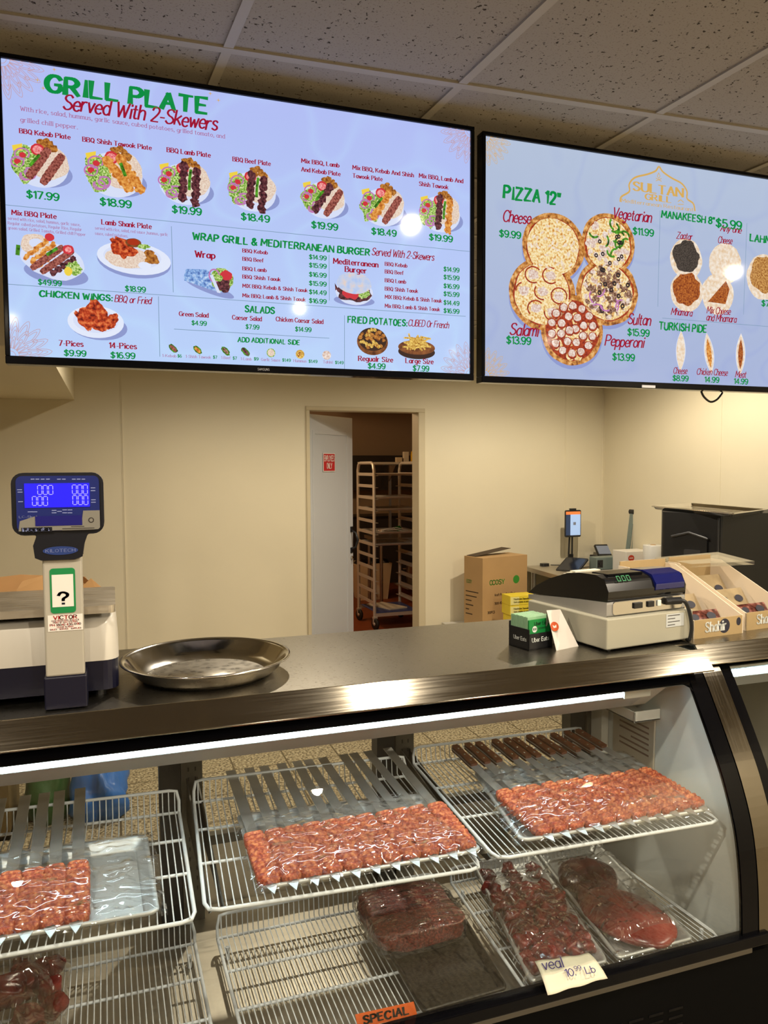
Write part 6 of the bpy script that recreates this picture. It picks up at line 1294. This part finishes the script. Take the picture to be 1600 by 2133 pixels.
for k, lab in ((0, 'topmost sheet pan on the kitchen tray rack'), (2, 'second sheet pan down on the kitchen tray rack, with a white lip'), (3, 'third sheet pan down on the kitchen tray rack'), (5, 'sheet pan at mid height on the kitchen tray rack, loaded with utensils'), (6, 'pale sheet pan just below the loaded one on the kitchen tray rack')):
    z = level(k); tray('sheet_pan', lab, [(RX[0]+.012, RY[1]-.02, z+.022), (RX[1]-.012, RY[1]-.02, z+.022), (RX[1]-.012, RY[0]+.01, z+.022), (RX[0]+.012, RY[0]+.01, z+.022)], .021, 'aluminium' if k == 6 else 'rack_metal', 'pans on the tray rack', 'tray', .02)
z = level(5)+.003
t = thing('serving_spoon', 'steel ladle lying on the loaded pan of the kitchen tray rack', 'utensil', (2.68, 7.62, z)); m = MB(); m.blob((2.66, 7.60, z+.022), (.035, .03, .022), 2, .02); m.tube([(2.68, 7.61, z+.03), (2.86, 7.72, z+.02)], .006); build('spoon_body', m, 'rack_metal', t)
t = thing('green_spatula', 'bright green plastic scraper lying on the loaded pan of the kitchen tray rack', 'utensil', (2.84, 7.66, z)); m = MB(); m.prism([(2.80, 7.62, z+.06), (2.86, 7.60, z+.075), (2.91, 7.62, z+.02), (2.85, 7.64, z+.012)], (0, .008, 0)); build('scraper_body', m, 'leaf_green', t, bevel=.003)
t = thing('tongs', 'steel tongs lying on the loaded pan of the kitchen tray rack', 'utensil', (2.8, 7.7, z)); m = MB(); m.tube([(2.66, 7.72, z+.015), (2.80, 7.58, z+.04), (2.92, 7.56, z+.012)], .006); m.tube([(2.66, 7.72, z+.02), (2.82, 7.62, z+.055), (2.95, 7.60, z+.02)], .006); build('tongs_body', m, 'rack_metal', t)
m = MB(); m.box((RX[0]+.02, RY[0]+.0, .171), (RX[1]-.01, RY[1]-.03, .182)); o = build('blue_board', m, 'board_blue', bevel=.002); tag(o, 'blue-grey board lying across the bottom rails of the kitchen tray rack', 'board'); recenter(o)
m = MB(); m.prism([(2.60, 7.95, .183), (2.80, 8.0, .183), (2.95, 7.62, .183), (2.74, 7.58, .183)], (0, 0, .014)); o = build('cutting_board', m, 'board_white', bevel=.003); tag(o, 'cream cutting board on the blue board at the bottom of the kitchen rack', 'board'); recenter(o)
t = thing('waste_bin', 'tall cream-coloured bin full of scraps behind the kitchen tray rack', 'bin', (3.08, 9.35, 0))
m = MB()
P0, P1 = [(2.94, 9.22), (3.30, 9.22), (3.30, 9.50), (2.94, 9.50)], [(2.86, 9.16), (3.34, 9.16), (3.34, 9.56), (2.86, 9.56)]
m.add([(x, y, 0) for x, y in P0]+[(x, y, .47) for x, y in P1], [(3, 2, 1, 0), (0, 1, 5, 4), (1, 2, 6, 5), (2, 3, 7, 6), (3, 0, 4, 7)]); o = build('bin_body', m, 'bin_white', t); s_ = o.modifiers.new('s', 'SOLIDIFY'); s_.thickness = .008
m = MB()
for k in range(7): m.blob((2.93+.06*k, 9.3+.05*(k % 3), .46), (.06, .05, .05), k, .4, 2.2, 8)
build('bin_contents', m, 'dark_metal', t)
t = thing('prep_table', 'dark steel prep table at the back of the kitchen', 'table', (3.7, 9.0, 0))
m = MB(); m.box((2.98, 8.62, .80), (4.6, 9.2, .84)); build('table_top', m, 'pot_steel', t)
for x, y in ((3.02, 8.66), (4.5, 8.66), (3.02, 9.12), (4.5, 9.12)): m = MB(); m.cyl((x, y, 0), (x, y, .80), .02, 10); build('leg', m, 'pot_steel', t)
m = MB(); m.box((3.36, 8.66, .2), (4.55, 9.15, .22)); build('under_shelf', m, 'pot_steel', t)
t = thing('stock_pot', 'large dark steel pot on the low shelf of the prep table', 'pot', (3.62, 8.92, .22)); m = MB(); m.lathe([(0, 0), (.16, 0), (.17, .01), (.17, .24), (.178, .25), (.172, .255), (.164, .24), (.16, .02), (0, .015)], (3.62, 8.92, .22), 26); build('pot_body', m, 'pot_steel', t)
m = MB(); m.tube([(3.44, 8.92, .42), (3.41, 8.92, .42), (3.41, 8.96, .42), (3.44, 8.96, .42)], .008, 6); build('pot_handle', m, 'pot_steel', t)
t = thing('wall_shelf', 'steel shelf high on the right of the kitchen holding a yellow bottle', 'shelf', (3.75, 9.0, 1.72)); m = MB(); m.box((3.10, 8.85, 1.715), (4.5, 9.2, 1.745)); build('shelf_board', m, 'pot_steel', t)
for x in (3.3, 4.3): m = MB(); m.box((x, 9.15, .84), (x+.03, 9.18, 1.715)); m.prism([(x, 9.17, 1.5), (x, 9.17, 1.715), (x, 8.9, 1.715)], (.01, 0, 0)); build('shelf_upright', m, 'pot_steel', t)
t = thing('squeeze_bottle', 'yellow bottle with a pointed cap on the high kitchen shelf', 'bottle', (3.57, 8.98, 1.745)); m = MB(); m.lathe([(0, 0), (.045, 0), (.048, .01), (.048, .11), (.03, .14), (.015, .15), (.006, .19), (0, .19)], (3.57, 8.98, 1.745), 16); build('bottle_body', m, 'bottle_yellow', t)
t = thing('white_carton', 'slim white carton beside the yellow bottle on the high kitchen shelf', 'box', (3.46, 8.98, 1.745)); m = MB(); m.box((3.43, 8.95, 1.745), (3.49, 9.01, 1.88)); build('carton_body', m, 'board_white', t)
t = thing('small_carton', 'little yellowish box left of the white carton on the high kitchen shelf', 'box', (3.37, 8.98, 1.745)); m = MB(); m.box((3.33, 8.95, 1.745), (3.40, 9.01, 1.81)); build('carton_body', m, 'bin_white', t)
t = thing('cupboard', 'dark cupboard hanging on the far kitchen wall behind the tray rack', 'cupboard', (3.6, 10.9, 1.2)); m = MB(); m.box((2.95, 10.75, 1.35), (4.6, 11.095, 1.86)); build('cupboard_body', m, 'cupboard', t)
m = MB(); m.box((3.0, 10.735, 1.38), (3.75, 10.75, 1.83)); build('cupboard_door', m, 'cupboard', t); m = MB(); m.box((3.8, 10.735, 1.38), (4.55, 10.75, 1.83)); build('cupboard_door', m, 'cupboard', t)
t = thing('back_counter', 'dark counter along the far kitchen wall with a pale splashback', 'counter', (3.7, 10.8, 0)); m = MB(); m.box((2.9, 10.5, 0), (5.1, 11.095, .95)); build('counter_body', m, 'cupboard', t); m = MB(); m.box((2.88, 10.48, .95), (5.12, 11.095, .98)); build('counter_top', m, 'dark_metal', t)
m = MB(); m.tube([(3.98, 9.4, 0), (3.98, 9.4, 2.85)], .03, 12); o = build('copper_pipe', m, 'pipe_red'); tag(o, 'reddish brown vertical pipe at the right of the kitchen', 'pipe'); recenter(o)
t = thing('overhead_duct', 'dark duct under the kitchen ceiling at the back', 'duct', (3.4, 9.4, 2.45)); m = MB(); m.box((2.4, 9.1, 2.5), (4.9, 9.6, 2.85)); build('duct_body', m, 'cupboard', t, bevel=.01)
